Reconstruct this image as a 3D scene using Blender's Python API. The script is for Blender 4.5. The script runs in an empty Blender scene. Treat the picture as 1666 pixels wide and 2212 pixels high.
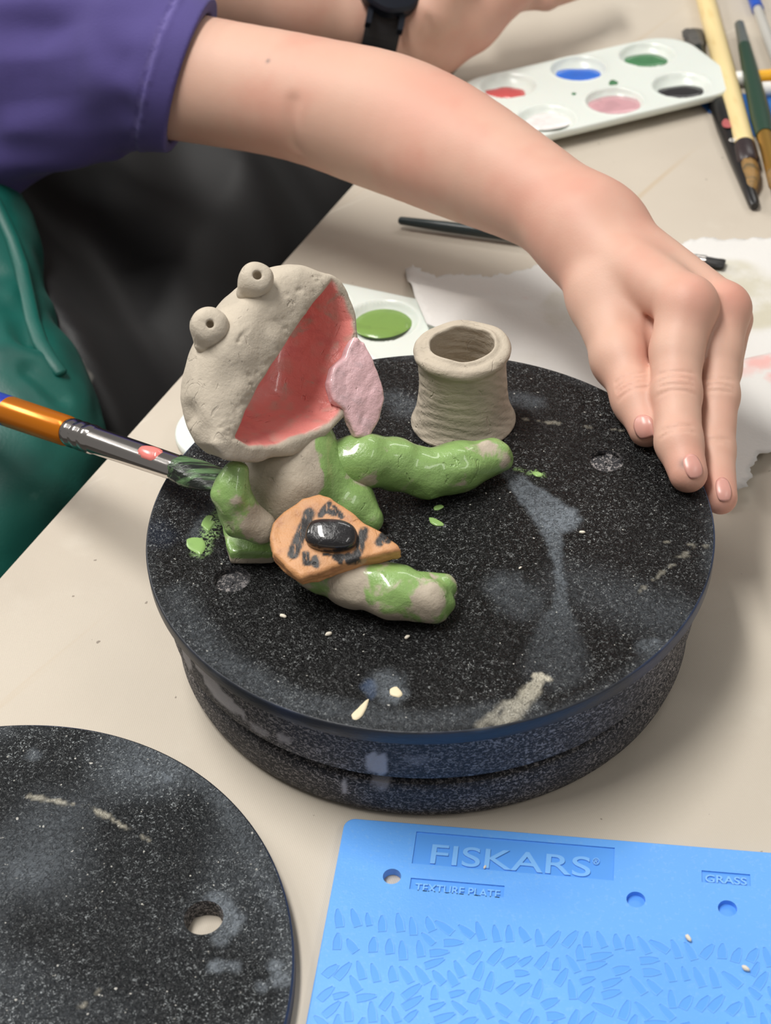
import bpy, bmesh, math, random
import numpy as np
from mathutils import Vector, Matrix
from mathutils.geometry import delaunay_2d_cdt

random.seed(7)
scn = bpy.context.scene
COL = scn.collection

# ------------------------------------------------------------------ camera, light, exposure
W, H = 1666, 2212
S = 0.67
CAM = S * np.array([-0.026, -0.7297, 0.6406])
PITCH, ROLL, F = 0.7151, -0.0571, 3415.0
cf = np.array([0, math.cos(PITCH), -math.sin(PITCH)])
cu0 = np.array([0, math.sin(PITCH), math.cos(PITCH)])
cx0 = np.array([1.0, 0, 0])
CR = math.cos(ROLL) * cx0 + math.sin(ROLL) * cu0
CU = -math.sin(ROLL) * cx0 + math.cos(ROLL) * cu0

cam_data = bpy.data.cameras.new('camera')
cam = bpy.data.objects.new('camera', cam_data)
COL.objects.link(cam)
cam_data.sensor_fit = 'HORIZONTAL'
cam_data.sensor_width = 36.0
cam_data.lens = 36.0 * F / W
cam_data.clip_start = 0.02
cam_data.clip_end = 50
cam.matrix_world = Matrix(((CR[0], CU[0], -cf[0], CAM[0]), (CR[1], CU[1], -cf[1], CAM[1]),
                           (CR[2], CU[2], -cf[2], CAM[2]), (0, 0, 0, 1)))
cam_data.dof.use_dof = True
cam_data.dof.focus_distance = 0.65
cam_data.dof.aperture_fstop = 20.0
scn.camera = cam

world = bpy.data.worlds.new('world')
scn.world = world
world.use_nodes = True
world.node_tree.nodes['Background'].inputs[0].default_value = (1.0, 0.96, 0.92, 1)
world.node_tree.nodes['Background'].inputs[1].default_value = 0.21


def area(name, loc, target, sx, sy, power, color=(1, 0.975, 0.935), spin=0.0):
    d = bpy.data.lights.new(name, 'AREA')
    d.shape = 'RECTANGLE'
    d.size, d.size_y, d.energy, d.color = sx, sy, power, color
    o = bpy.data.objects.new(name, d)
    COL.objects.link(o)
    o.location = loc
    q = (Vector(target) - Vector(loc)).to_track_quat('-Z', 'Y')
    o.rotation_euler = (q.to_matrix() @ Matrix.Rotation(spin, 3, 'Z')).to_euler()
    return o


area('ceiling_lamp', (-0.50, 0.12, 1.75), (-0.1, 0.05, 0), 1.2, 0.28, 39, spin=math.radians(10))
area('ceiling_lamp', (-1.6, 1.0, 1.75), (0.0, 0.1, 0), 1.2, 0.3, 11, spin=math.radians(20))
area('ceiling_lamp', (1.3, -0.9, 1.75), (0.0, 0.1, 0), 1.2, 0.3, 8, spin=math.radians(20))
area('ceiling_lamp', (0.9, 1.7, 1.75), (0.1, 0.3, 0), 1.2, 0.3, 10, spin=math.radians(20))
area('ceiling_lamp', (-3.3, 2.45, 1.85), (0.0, 0.0, 0), 1.3, 0.45, 45, spin=0)  # far lamp added so the steel ferrule mirrors it as a streak

scn.view_settings.view_transform = 'Standard'
scn.view_settings.look = 'None'
scn.view_settings.gamma = 1.0
scn.view_settings.use_curve_mapping = False
scn.view_settings.exposure = -0.14


# ------------------------------------------------------------------ measuring helpers
def ray(px, py):
    return (px - W / 2) / F * CR - (py - H / 2) / F * CU + cf


def Z(px, py, z):
    d = ray(px, py)
    return CAM + (z - CAM[2]) / d[2] * d


def D(px, py, dep):
    return CAM + ray(px, py) * dep


def on_plane(px, py, p0, n):
    d = ray(px, py)
    return CAM + d * (np.dot(p0 - CAM, n) / np.dot(d, n))


def unit(v):
    v = np.asarray(v, float)
    return v / np.linalg.norm(v)


T = -0.059            # table surface; the top of the black turning disc is z = 0


# ------------------------------------------------------------------ tags
def tag(o, label=None, cat=None, group=None, kind=None):
    if label: o['label'] = label
    if cat: o['category'] = cat
    if group: o['group'] = group
    if kind: o['kind'] = kind
    return o


def empty(name, loc):
    o = bpy.data.objects.new(name, None)
    COL.objects.link(o)
    o.location = loc
    o.empty_display_size = 0.02
    return o


def link(name, me, mat, parent=None):
    o = bpy.data.objects.new(name, me)
    COL.objects.link(o)
    if mat: me.materials.append(mat)
    if parent is not None:
        o.parent = parent
        if parent.type == 'EMPTY':      # mesh parents already sit at the world origin
            o.matrix_parent_inverse = Matrix.Translation(-parent.location)
    return o


def mesh_from(name, V, Fs, smooth=True, attrs=None):
    me = bpy.data.meshes.new(name)
    me.from_pydata([tuple(map(float, v)) for v in V], [], [tuple(map(int, f)) for f in Fs])
    me.update()
    if smooth: me.polygons.foreach_set('use_smooth', [True] * len(me.polygons))
    for k, a in (attrs or {}).items():
        at = me.attributes.new(k, 'FLOAT', 'POINT')
        at.data.foreach_set('value', np.asarray(a, np.float32))
    return me


def fix_normals(me):
    bm = bmesh.new()
    bm.from_mesh(me)
    bmesh.ops.recalc_face_normals(bm, faces=bm.faces)
    bm.to_mesh(me)
    bm.free()


# ------------------------------------------------------------------ noise and signed distances
def hash3(ix, iy, iz, seed):
    n = (ix * 374761393 + iy * 668265263 + iz * 2147483647 + seed * 1274126177) & 0x7fffffff
    n = ((n ^ (n >> 13)) * 1274126177) & 0x7fffffff
    return ((n ^ (n >> 16)) & 0xffff) / 32767.5 - 1.0


def noise(P, scale, seed=0):
    q = np.asarray(P, np.float64) * scale
    i = np.floor(q).astype(np.int64)
    f = q - i
    f = f * f * (3 - 2 * f)
    r = 0
    for dx in (0, 1):
        wx = f[:, 0] if dx else 1 - f[:, 0]
        for dy in (0, 1):
            wy = f[:, 1] if dy else 1 - f[:, 1]
            for dz in (0, 1):
                wz = f[:, 2] if dz else 1 - f[:, 2]
                r = r + wx * wy * wz * hash3(i[:, 0] + dx, i[:, 1] + dy, i[:, 2] + dz, seed)
    return r


def sstep(a, b, x):
    t = np.clip((x - a) / (b - a), 0, 1)
    return t * t * (3 - 2 * t)


def smin(a, b, k):
    h = np.clip(0.5 + 0.5 * (b - a) / k, 0, 1)
    return b * (1 - h) + a * h - k * h * (1 - h)


def smax(a, b, k):
    return -smin(-a, -b, k)


def cap(P, a, b, ra, rb=None):
    rb = ra if rb is None else rb
    a = np.asarray(a); b = np.asarray(b)
    v = b - a
    t = np.clip(((P - a) @ v) / max(v @ v, 1e-12), 0, 1)
    return np.linalg.norm(P - a - t[:, None] * v, axis=1) - (ra + (rb - ra) * t)


def chain(P, pts, rs, k):
    d = None
    for i in range(len(pts) - 1):
        c = cap(P, pts[i], pts[i + 1], rs[i], rs[i + 1])
        d = c if d is None else smin(d, c, k)
    return d


def ell(P, c, ax, r):
    q = (P - c) @ np.asarray(ax).T
    r = np.asarray(r)
    k0 = np.linalg.norm(q / r, axis=1)
    k1 = np.linalg.norm(q / (r * r), axis=1) + 1e-9
    return k0 * (k0 - 1) / k1


def segdist(P, a, b):
    return cap(P, a, b, 0.0)


def poly2(Q, poly):
    poly = np.asarray(poly)
    d = np.full(len(Q), 1e9)
    s = np.ones(len(Q))
    n = len(poly)
    for i in range(n):
        a = poly[i]; b = poly[i - 1]
        e = b - a
        w = Q - a
        t = np.clip((w @ e) / (e @ e), 0, 1)
        bb = w - t[:, None] * e
        d = np.minimum(d, (bb * bb).sum(1))
        c1 = Q[:, 1] >= a[1]
        c2 = Q[:, 1] < b[1]
        c3 = e[0] * w[:, 1] > e[1] * w[:, 0]
        flip = (c1 & c2 & c3) | (~c1 & ~c2 & ~c3)
        s = np.where(flip, -s, s)
    return s * np.sqrt(d)


def slab(P, o, ax, ay, az, poly, t0, t1, rnd):
    """polygon in the plane (ax, ay) through o, extruded from t0 to t1 along az, rounded"""
    q = P - o
    Q = np.stack([q @ ax, q @ ay], 1)
    d2 = poly2(Q, poly) + rnd
    h = q @ az
    dz = np.abs(h - (t0 + t1) / 2) - ((t1 - t0) / 2 - rnd)
    return np.minimum(np.maximum(d2, dz), 0) + np.hypot(np.maximum(d2, 0), np.maximum(dz, 0)) - rnd


def surface(fn, lo, hi, h, project=2):
    """mesh of fn = 0 inside the box (surface nets, only blocks near the surface are sampled)"""
    lo = np.asarray(lo, float); hi = np.asarray(hi, float)
    B = 8
    n = np.ceil((hi - lo) / h / B).astype(int) * B
    nb = n // B
    g = np.stack(np.meshgrid(*[np.arange(k) for k in nb], indexing='ij'), -1).reshape(-1, 3)
    c = lo + (g + 0.5) * B * h
    dc = fn(c)
    val = np.repeat(np.repeat(np.repeat(dc.reshape(nb).astype(np.float32), B, 0), B, 1), B, 2)
    act = g[np.abs(dc) < B * h * 1.25]
    loc = np.stack(np.meshgrid(*[np.arange(B)] * 3, indexing='ij'), -1).reshape(-1, 3)
    for s in range(0, len(act), 400):
        a = act[s:s + 400]
        idx = (a[:, None, :] * B + loc[None]).reshape(-1, 3)
        v = fn(lo + idx * h)
        val[idx[:, 0], idx[:, 1], idx[:, 2]] = v
    val[0] = val[-1] = 1; val[:, 0] = val[:, -1] = 1; val[:, :, 0] = val[:, :, -1] = 1
    ins = val < 0
    cnt = np.zeros(tuple(k - 1 for k in n), np.int8)
    for dx in (0, 1):
        for dy in (0, 1):
            for dz in (0, 1):
                cnt += ins[dx:n[0] - 1 + dx, dy:n[1] - 1 + dy, dz:n[2] - 1 + dz]
    cells = np.argwhere((cnt > 0) & (cnt < 8))
    vid = np.full(cnt.shape, -1, np.int32)
    vid[cells[:, 0], cells[:, 1], cells[:, 2]] = np.arange(len(cells))
    acc = np.zeros((len(cells), 3)); num = np.zeros(len(cells))
    corners = [(x, y, z) for x in (0, 1) for y in (0, 1) for z in (0, 1)]
    cv = {k: val[cells[:, 0] + k[0], cells[:, 1] + k[1], cells[:, 2] + k[2]] for k in corners}
    for k in corners:
        for ax in range(3):
            if k[ax]: continue
            k2 = tuple(1 if i == ax else k[i] for i in range(3))
            a = cv[k]; b = cv[k2]
            m = (a < 0) != (b < 0)
            t = np.where(m, a / np.where(m, a - b, 1), 0)
            p = np.tile(np.array(k, float), (len(cells), 1))
            p[:, ax] += t
            acc[m] += p[m]; num[m] += 1
    V = lo + (cells + acc / num[:, None]) * h
    quads = []
    for ax in range(3):
        sl = [slice(1, n[i] - 1) for i in range(3)]
        sl2 = list(sl)
        sl[ax] = slice(0, n[ax] - 1); sl2[ax] = slice(1, n[ax])
        A = ins[tuple(sl)]; Bm = ins[tuple(sl2)]
        e = np.argwhere(A != Bm)
        inside_first = A[e[:, 0], e[:, 1], e[:, 2]]
        off = np.ones(3, int); off[ax] = 0
        e = e + off
        u, w = (ax + 1) % 3, (ax + 2) % 3
        q = []
        for du, dw in ((0, 0), (1, 0), (1, 1), (0, 1)):
            c2 = e.copy(); c2[:, u] -= 1 - du; c2[:, w] -= 1 - dw
            q.append(vid[c2[:, 0], c2[:, 1], c2[:, 2]])
        q = np.stack(q, 1)
        q[~inside_first] = q[~inside_first][:, ::-1]
        quads.append(q)
    Q = np.concatenate(quads)
    Q = Q[(Q >= 0).all(1)]
    for _ in range(project):
        e = h * 0.3
        f0 = fn(V)
        G = np.stack([fn(V + np.eye(3)[i] * e) - f0 for i in range(3)], 1) / e
        V = V - np.clip(f0 / np.maximum((G * G).sum(1), 0.2), -h, h)[:, None] * G * 0.8
    return V, Q


def quad_mesh(name, V, Q, attrs=None):
    me = bpy.data.meshes.new(name)
    me.vertices.add(len(V))
    me.vertices.foreach_set('co', V.astype(np.float32).ravel())
    me.loops.add(Q.size)
    me.loops.foreach_set('vertex_index', Q.astype(np.int32).ravel())
    me.polygons.add(len(Q))
    me.polygons.foreach_set('loop_start', np.arange(0, Q.size, 4, dtype=np.int32))
    me.update(calc_edges=True)
    me.validate()
    me.polygons.foreach_set('use_smooth', [True] * len(me.polygons))
    for k, a in (attrs or {}).items():
        at = me.attributes.new(k, 'FLOAT', 'POINT')
        at.data.foreach_set('value', np.asarray(a, np.float32))
    return me


# ------------------------------------------------------------------ materials
def lin(r, g, b):
    return tuple(((c / 255) / 12.92 if c / 255 <= 0.04045 else ((c / 255 + 0.055) / 1.055) ** 2.4) for c in (r, g, b)) + (1,)


class M:
    """small node builder around one Principled shader"""

    def __init__(s, name, rgb, rough=0.5, **kw):
        s.m = bpy.data.materials.new(name)
        s.m.use_nodes = True
        s.n = s.m.node_tree.nodes
        s.l = s.m.node_tree.links
        s.b = s.n['Principled BSDF']
        s.col = s.rgb(rgb)
        s.set('Roughness', rough)
        for k, v in kw.items(): s.set(k.replace('_', ' '), v)
        s.h = None
        s.tc = s.n.new('ShaderNodeTexCoord').outputs['Object']

    def set(s, k, v):
        if hasattr(v, 'is_linked'): s.l.new(v, s.b.inputs[k])
        else: s.b.inputs[k].default_value = v

    def rgb(s, c):
        n = s.n.new('ShaderNodeRGB')
        n.outputs[0].default_value = c if len(c) == 4 else tuple(c) + (1,)
        return n.outputs[0]

    def noise(s, scale, detail=3, rough=0.55, dist=0.0, stretch=None, vec=None):
        v = vec or s.tc
        if stretch:
            mp = s.n.new('ShaderNodeMapping')
            mp.inputs['Scale'].default_value = stretch
            if len(stretch) == 3: pass
            s.l.new(v, mp.inputs[0])
            v = mp.outputs[0]
        n = s.n.new('ShaderNodeTexNoise')
        s.l.new(v, n.inputs['Vector'])
        n.inputs['Scale'].default_value = scale
        n.inputs['Detail'].default_value = detail
        n.inputs['Roughness'].default_value = rough
        n.inputs['Distortion'].default_value = dist
        return n.outputs['Fac']

    def rotated(s, ang, stretch):
        mp = s.n.new('ShaderNodeMapping')
        mp.vector_type = 'TEXTURE'
        mp.inputs['Rotation'].default_value = (0, 0, ang)
        mp.inputs['Scale'].default_value = stretch
        s.l.new(s.tc, mp.inputs[0])
        return mp.outputs[0]

    def voro(s, scale, feature='F1', vec=None):
        n = s.n.new('ShaderNodeTexVoronoi')
        n.feature = feature
        s.l.new(vec or s.tc, n.inputs['Vector'])
        n.inputs['Scale'].default_value = scale
        return n.outputs['Distance']

    def wave(s, scale, dist=0, detail=2, vec=None, direction='X'):
        n = s.n.new('ShaderNodeTexWave')
        n.bands_direction = direction
        s.l.new(vec or s.tc, n.inputs['Vector'])
        n.inputs['Scale'].default_value = scale
        n.inputs['Distortion'].default_value = dist
        n.inputs['Detail'].default_value = detail
        return n.outputs['Fac']

    def attr(s, name):
        n = s.n.new('ShaderNodeAttribute')
        n.attribute_name = name
        return n.outputs['Fac']

    def ramp(s, v, a, b, lo=0.0, hi=1.0):
        n = s.n.new('ShaderNodeMapRange')
        n.interpolation_type = 'SMOOTHSTEP'
        s.l.new(v, n.inputs['Value'])
        n.inputs['From Min'].default_value = a
        n.inputs['From Max'].default_value = b
        n.inputs['To Min'].default_value = lo
        n.inputs['To Max'].default_value = hi
        return n.outputs[0]

    def math(s, op, a, b=None):
        n = s.n.new('ShaderNodeMath')
        n.operation = op
        for i, v in enumerate((a, b)):
            if v is None: continue
            if hasattr(v, 'is_linked'): s.l.new(v, n.inputs[i])
            else: n.inputs[i].default_value = v
        return n.outputs[0]

    def mix(s, rgb, fac):
        n = s.n.new('ShaderNodeMix')
        n.data_type = 'RGBA'
        if hasattr(fac, 'is_linked'): s.l.new(fac, n.inputs[0])
        else: n.inputs[0].default_value = fac
        s.l.new(s.col, n.inputs[6])
        if hasattr(rgb, 'is_linked'): s.l.new(rgb, n.inputs[7])
        else: n.inputs[7].default_value = rgb
        s.col = n.outputs[2]
        return s

    def bump(s, v, dist, strength=1.0):
        n = s.n.new('ShaderNodeBump')
        n.inputs['Strength'].default_value = strength
        n.inputs['Distance'].default_value = dist
        s.l.new(v, n.inputs['Height'])
        if s.h is not None: s.l.new(s.h, n.inputs['Normal'])
        s.h = n.outputs[0]
        return s

    def done(s):
        s.l.new(s.col, s.b.inputs['Base Color'])
        if s.h is not None: s.l.new(s.h, s.b.inputs['Normal'])
        return s.m


def simple(name, rgb, rough=0.5, **kw):
    return M(name, lin(*rgb), rough, **kw).done()


# table: canvas-covered, beige, with faint streaks and specks
m = M('canvas_table', lin(198, 188, 173), 0.62)
m.mix(lin(188, 177, 162), m.ramp(m.noise(6, 4), 0.42, 0.72, 0, 0.7))
m.mix(lin(208, 200, 186), m.ramp(m.noise(28, 5), 0.55, 0.8, 0, 0.5))
m.mix(lin(186, 160, 122), m.ramp(m.noise(5, 3, 0.5, 0.3, vec=m.rotated(math.radians(52), (2.2, 0.09, 1))), 0.66, 0.76, 0, 0.4))
m.mix(lin(228, 222, 208), m.ramp(m.noise(9, 3, 0.5, 0.3, vec=m.rotated(math.radians(35), (1.2, 0.10, 1))), 0.70, 0.78, 0, 0.5))
m.mix(lin(110, 98, 86), m.ramp(m.noise(260, 1), 0.785, 0.82, 0, 0.7))
wv = m.math('ADD', m.wave(420, 1.0, vec=m.rotated(0.3, (1, 1, 1))), m.wave(420, 1.0, direction='Y', vec=m.rotated(0.3, (1, 1, 1))))
m.bump(wv, 0.00007, 0.4)
m.bump(m.noise(60, 4), 0.0006, 0.4)
MAT_TABLE = m.done()


def disc_material(name, base, dust_glint, amount):
    m = M(name, lin(*base), 0.36)
    n1 = m.noise(540, 2, 0.5, 1.6)
    worm = m.ramp(m.math('ABSOLUTE', m.math('SUBTRACT', n1, 0.5)), 0.01, 0.05, 1, 0)
    n2 = m.noise(640, 2, 0.6, 1.2)
    patch = m.ramp(m.noise(22, 5, 0.6), 0.34, 0.72, 0.25, 1)
    m.mix(lin(*dust_glint), m.math('MULTIPLY', m.math('MULTIPLY', worm, m.ramp(n2, 0.50, 0.62)), m.math('MULTIPLY', patch, amount)))  # dust on the grain, its pale worms also painting in glints
    m.mix(lin(208, 206, 198), m.ramp(m.noise(470, 1), 0.735, 0.79, 0, 0.85))  # fine white dust specks, doubling as painted sparkle
    # dried slip and dust: the wear has its own shapes, measured on the disc
    grain = m.ramp(n1, 0.34, 0.58, 0.45, 1)
    m.mix(lin(128, 136, 144), m.math('MULTIPLY', m.attr('haze'), grain))
    m.mix(lin(206, 200, 182), m.math('MULTIPLY', m.attr('cream'), m.ramp(n1, 0.25, 0.5, 0.55, 1)))
    m.mix(lin(70, 92, 128), m.attr('blue'))
    m.mix(lin(140, 172, 112), m.math('MULTIPLY', m.attr('green'), m.ramp(n1, 0.42, 0.54)))
    m.bump(n1, 0.0022, 0.8)
    m.bump(m.noise(900, 2, 0.5, 1.0), 0.0004, 0.5)
    m.set('Roughness', m.ramp(m.attr('haze'), 0, 0.6, 0.34, 0.7))
    m.set('Specular IOR Level', 0.22)
    return m.done()


MAT_DISC = disc_material('black_disc_top', (14, 14, 15), (180, 184, 184), 0.7)
MAT_DISC2 = disc_material('worn_disc_top', (30, 32, 34), (176, 182, 184), 1.0)

m = M('disc_rim', lin(34, 38, 46), 0.45)
m.mix(lin(38, 52, 82), m.ramp(m.noise(14, 2), 0.45, 0.62, 0, 0.85))
m.mix(lin(124, 130, 142), m.ramp(m.noise(16, 4, 0.6, stretch=(1, 1, 5)), 0.52, 0.75, 0, 0.75))
m.bump(m.noise(300, 3, stretch=(1, 1, 4)), 0.0004, 0.5)
MAT_RIM = m.done()

m = M('wheel_side', lin(38, 38, 42), 0.7)
m.mix(lin(40, 48, 66), m.ramp(m.noise(12, 2), 0.5, 0.66, 0, 0.7))
m.mix(lin(172, 166, 164), m.math('MULTIPLY', m.ramp(m.noise(760, 3, 0.6, 1.0, stretch=(1, 1, 1.6)), 0.49, 0.62, 0, 0.9), m.ramp(m.noise(18, 3), 0.3, 0.6, 0.45, 1)))
m.mix(lin(182, 178, 180), m.ramp(m.attr('slip'), 0.0, 1.0, 0, 0.9))
m.mix(lin(158, 140, 142), m.ramp(m.noise(22, 3, stretch=(1, 1, 2)), 0.74, 0.8, 0, 0.7))
m.bump(m.noise(760, 3, 0.6, 1.0, stretch=(1, 1, 1.6)), 0.0009, 0.7)
MAT_WHEEL = m.done()

# clay
def clay(name, rgb, rough=0.75):
    m = M(name, lin(*rgb), rough)
    m.mix(lin(*[c * 0.9 for c in rgb]), m.ramp(m.noise(70, 4), 0.45, 0.7, 0, 0.6))
    m.bump(m.noise(900, 3), 0.0003, 0.35)
    m.bump(m.noise(160, 5, 0.68), 0.0016, 0.45)
    cr = m.noise(150, 3, 0.55, 1.5, stretch=(1, 1, 0.45))
    m.bump(m.ramp(cr, 0.28, 0.36), 0.0008, 0.5)
    return m


CLAY = (193, 182, 165)
m = clay('grey_clay', CLAY)
MAT_CLAY = m.done()
m = clay('clay_head', CLAY)
pk = m.attr('pink')
m.mix(lin(240, 148, 140), m.math('MULTIPLY', pk, m.ramp(m.noise(75, 4, 0.6, 0.5), 0.30, 0.42, 0.3, 1)))
m.mix(lin(222, 126, 126), m.math('MULTIPLY', pk, m.ramp(m.noise(60, 3, stretch=(1, 1, 3)), 0.55, 0.7, 0, 0.5)))
m.set('Roughness', m.ramp(pk, 0, 1, 0.78, 0.3))
m.set('Coat Weight', m.math('MULTIPLY', pk, 0.5))
m.set('Coat Roughness', 0.08)
MAT_HEAD = m.done()

m = clay('pale_pink_paint', (236, 194, 198), 0.24)
m.mix(lin(200, 172, 176), m.ramp(m.noise(120, 4, stretch=(1, 3, 1)), 0.5, 0.72, 0, 0.6))
m.mix(lin(*CLAY), m.attr('bare'))
m.set('Coat Weight', 0.6)
m.set('Coat Roughness', 0.08)
MAT_TONGUE = m.done()


def green_clay(name, lo, hi):
    m = clay(name, (186, 174, 156), 0.6)
    n = m.noise(85, 4, 0.55, 0.4)
    g = m.math('MULTIPLY', m.ramp(m.math('ADD', n, m.attr('green')), lo, hi), 1.0)
    m.mix(lin(140, 174, 102), g)
    m.mix(lin(118, 152, 84), m.math('MULTIPLY', g, m.ramp(m.noise(50, 3), 0.5, 0.7, 0, 0.55)))
    m.set('Roughness', m.ramp(g, 0, 1, 0.7, 0.3))
    m.set('Coat Weight', m.math('MULTIPLY', g, 0.6))
    m.set('Coat Roughness', 0.07)
    return m.done()


MAT_GREEN = green_clay('green_glazed_clay', 0.92, 1.06)

m = clay('orange_paint', (203, 148, 100), 0.5)
m.mix(lin(178, 122, 88), m.ramp(m.noise(140, 4), 0.5, 0.7, 0, 0.6))
m.mix(lin(190, 160, 130), m.ramp(m.noise(110, 3), 0.68, 0.76, 0, 0.7))
m.mix(lin(36, 34, 34), m.math('MULTIPLY', m.attr('black'), m.ramp(m.noise(420, 3, stretch=(1.6, .4, .6)), 0.30, 0.44, 0.5, 1)))
MAT_BANJO = m.done()
m = clay('black_paint', (26, 25, 28), 0.3)
m.set('Coat Weight', 0.9)
m.set('Coat Roughness', 0.05)
m.mix(lin(62, 58, 58), m.ramp(m.noise(120, 3), 0.62, 0.74, 0, 0.6))
MAT_BLOCK = m.done()

m = clay('pot_clay', (188, 176, 158), 0.72)
m.bump(m.noise(110, 3, 0.5, 0.8, stretch=(1, 1, 6)), 0.0010, 0.25)
m.bump(m.wave(60, 7.0, 3, vec=m.rotated(0.4, (1, 1, 0.5)), direction='DIAGONAL'), 0.0008, 0.25)
m.mix(lin(228, 150, 134), m.attr('pink'))
MAT_POT = m.done()

# people
m = M('skin', lin(210, 169, 149), 0.55, Subsurface_Weight=0.14, Subsurface_Scale=0.004)
m.b.inputs['Subsurface Radius'].default_value = (1.0, 0.35, 0.2)
m.mix(lin(206, 153, 134), m.ramp(m.noise(22, 3), 0.42, 0.68, 0, 0.75))
m.mix(lin(206, 130, 114), m.math('MULTIPLY', m.attr('blush'), .8))
m.mix(lin(92, 84, 84), m.attr('smudge'))
m.bump(m.noise(900, 3, 0.6), 0.00016, 0.35)
m.bump(m.noise(130, 3), 0.0005, 0.25)
MAT_SKIN = m.done()
m = M('nail', lin(212, 156, 144), 0.3, Subsurface_Weight=0.1, Subsurface_Scale=0.002)
MAT_NAIL = m.done()


def cloth(name, rgb, rgb2, rough=0.85, weave=900, sheen=0.2):
    m = M(name, lin(*rgb), rough, Sheen_Weight=sheen)
    m.mix(lin(*rgb2), m.ramp(m.noise(18, 4), 0.4, 0.7, 0, 0.7))
    m.bump(m.noise(weave, 2), 0.0003, 0.4)
    return m


m = cloth('purple_jersey', (76, 66, 128), (66, 58, 114), 0.85, 900, 0.08)
m.mix(lin(108, 98, 156), m.math('MULTIPLY', m.attr('seam'), m.ramp(m.noise(160, 2), 0.4, 0.6, 0.1, 0.6)))
MAT_SHIRT = m.done()
m = cloth('green_apron', (0, 86, 76), (0, 62, 56), 0.5, 700, 0.02)
m.mix(lin(96, 96, 40), m.ramp(m.noise(26, 3), 0.68, 0.76, 0, 0.55))
m.mix(lin(96, 132, 124), m.ramp(m.noise(34, 4), 0.70, 0.8, 0, 0.4))
MAT_APRON = m.done()
m = cloth('black_apron', (24, 23, 24), (18, 18, 20), 0.6, 700, 0.02)
m.mix(lin(150, 146, 138), m.ramp(m.noise(34, 2, 0.5), 0.715, 0.77, 0, 0.5))
MAT_BLACK_APRON = m.done()

MAT_WATCH = simple('watch_case', (30, 34, 44), 0.3, Metallic=0.4)
MAT_STRAP = simple('watch_strap', (24, 25, 30), 0.5)
MAT_GLASS = simple('watch_glass', (12, 14, 14), 0.08)

m = M('palette_plastic', lin(226, 231, 224), 0.3, Subsurface_Weight=0.05, Subsurface_Scale=0.004)
m.bump(m.noise(300, 2), 0.0001, 0.2)
MAT_PALETTE = m.done()


def paint(name, rgb, rough=0.18):
    m = M(name, lin(*rgb), rough)
    m.mix(lin(*[min(255, c * 0.88 + 6) for c in rgb]), m.ramp(m.noise(90, 2, 0.5, 1.0), 0.45, 0.65, 0, 0.6))
    m.bump(m.noise(140, 2), 0.0006, 0.3)
    return m.done()


m = M('paper_towel', lin(218, 216, 212), 0.9)
m.mix(lin(190, 184, 160), m.math('MULTIPLY', m.attr('damp'), m.ramp(m.noise(50, 4), 0.3, 0.62, 0.35, 1)))
m.mix(lin(226, 172, 166), m.math('MULTIPLY', m.attr('pink'), m.ramp(m.noise(70, 3), 0.3, 0.5, 0.4, 1)))
m.bump(m.noise(420, 3), 0.0004, 0.5)
m.bump(m.noise(45, 3), 0.002, 0.3)
MAT_TOWEL = m.done()

PLATE = (100, 168, 246)
m = M('blue_soft_plastic', lin(*PLATE), 0.42)
m.mix(lin(122, 178, 242), m.ramp(m.noise(700, 2), 0.56, 0.7, 0, 0.5))
m.mix(lin(84, 152, 226), m.ramp(m.noise(18, 2), 0.45, 0.7, 0, 0.4))
m.bump(m.noise(1500, 2), 0.00012, 0.5)
MAT_PLATE = m.done()
MAT_RIDGE = simple('blue_plastic_lit_relief', (124, 184, 248), 0.35)  # same plastic made lighter: highlight on raised rims put into the colour
MAT_POCKET = simple('blue_plastic_shaded_pocket', (90, 158, 240), 0.32)  # same plastic made darker: shade in the recesses put into the colour

MAT_STEEL = simple('ferrule_steel', (205, 200, 196), 0.14, Metallic=1.0)
MAT_GOLD = simple('ferrule_brass', (196, 152, 74), 0.3, Metallic=0.8)
MAT_BLUEH = simple('blue_lacquer', (44, 58, 158), 0.25)
MAT_ORANGE = simple('copper_lacquer', (214, 122, 22), 0.22, Metallic=0.55)
MAT_TEAL = simple('dark_teal_lacquer', (46, 58, 60), 0.35)
MAT_GREENH = simple('dark_green_lacquer', (38, 66, 52), 0.35)
MAT_BLACKH = simple('black_lacquer', (28, 28, 29), 0.3)
m = M('bamboo', lin(234, 212, 156), 0.45)
m.mix(lin(220, 190, 130), m.ramp(m.noise(30, 3, stretch=(6, 1, 6)), 0.5, 0.7, 0, 0.6))
MAT_BAMBOO = m.done()
MAT_COLLAR = simple('dark_horn_collar', (50, 40, 42), 0.35)


def hair(name, rgb, rgb2, rough=0.5):
    m = M(name, lin(*rgb), rough)
    m.mix(lin(*rgb2), m.ramp(m.noise(160, 3, 0.6, 0.3, vec=m.rotated(-0.25, (3.5, .6, 1))), 0.42, 0.68, 0, 0.9))
    m.bump(m.noise(500, 3, vec=m.rotated(-0.25, (5, .6, 1))), 0.0006, 0.7)
    return m.done()


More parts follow.
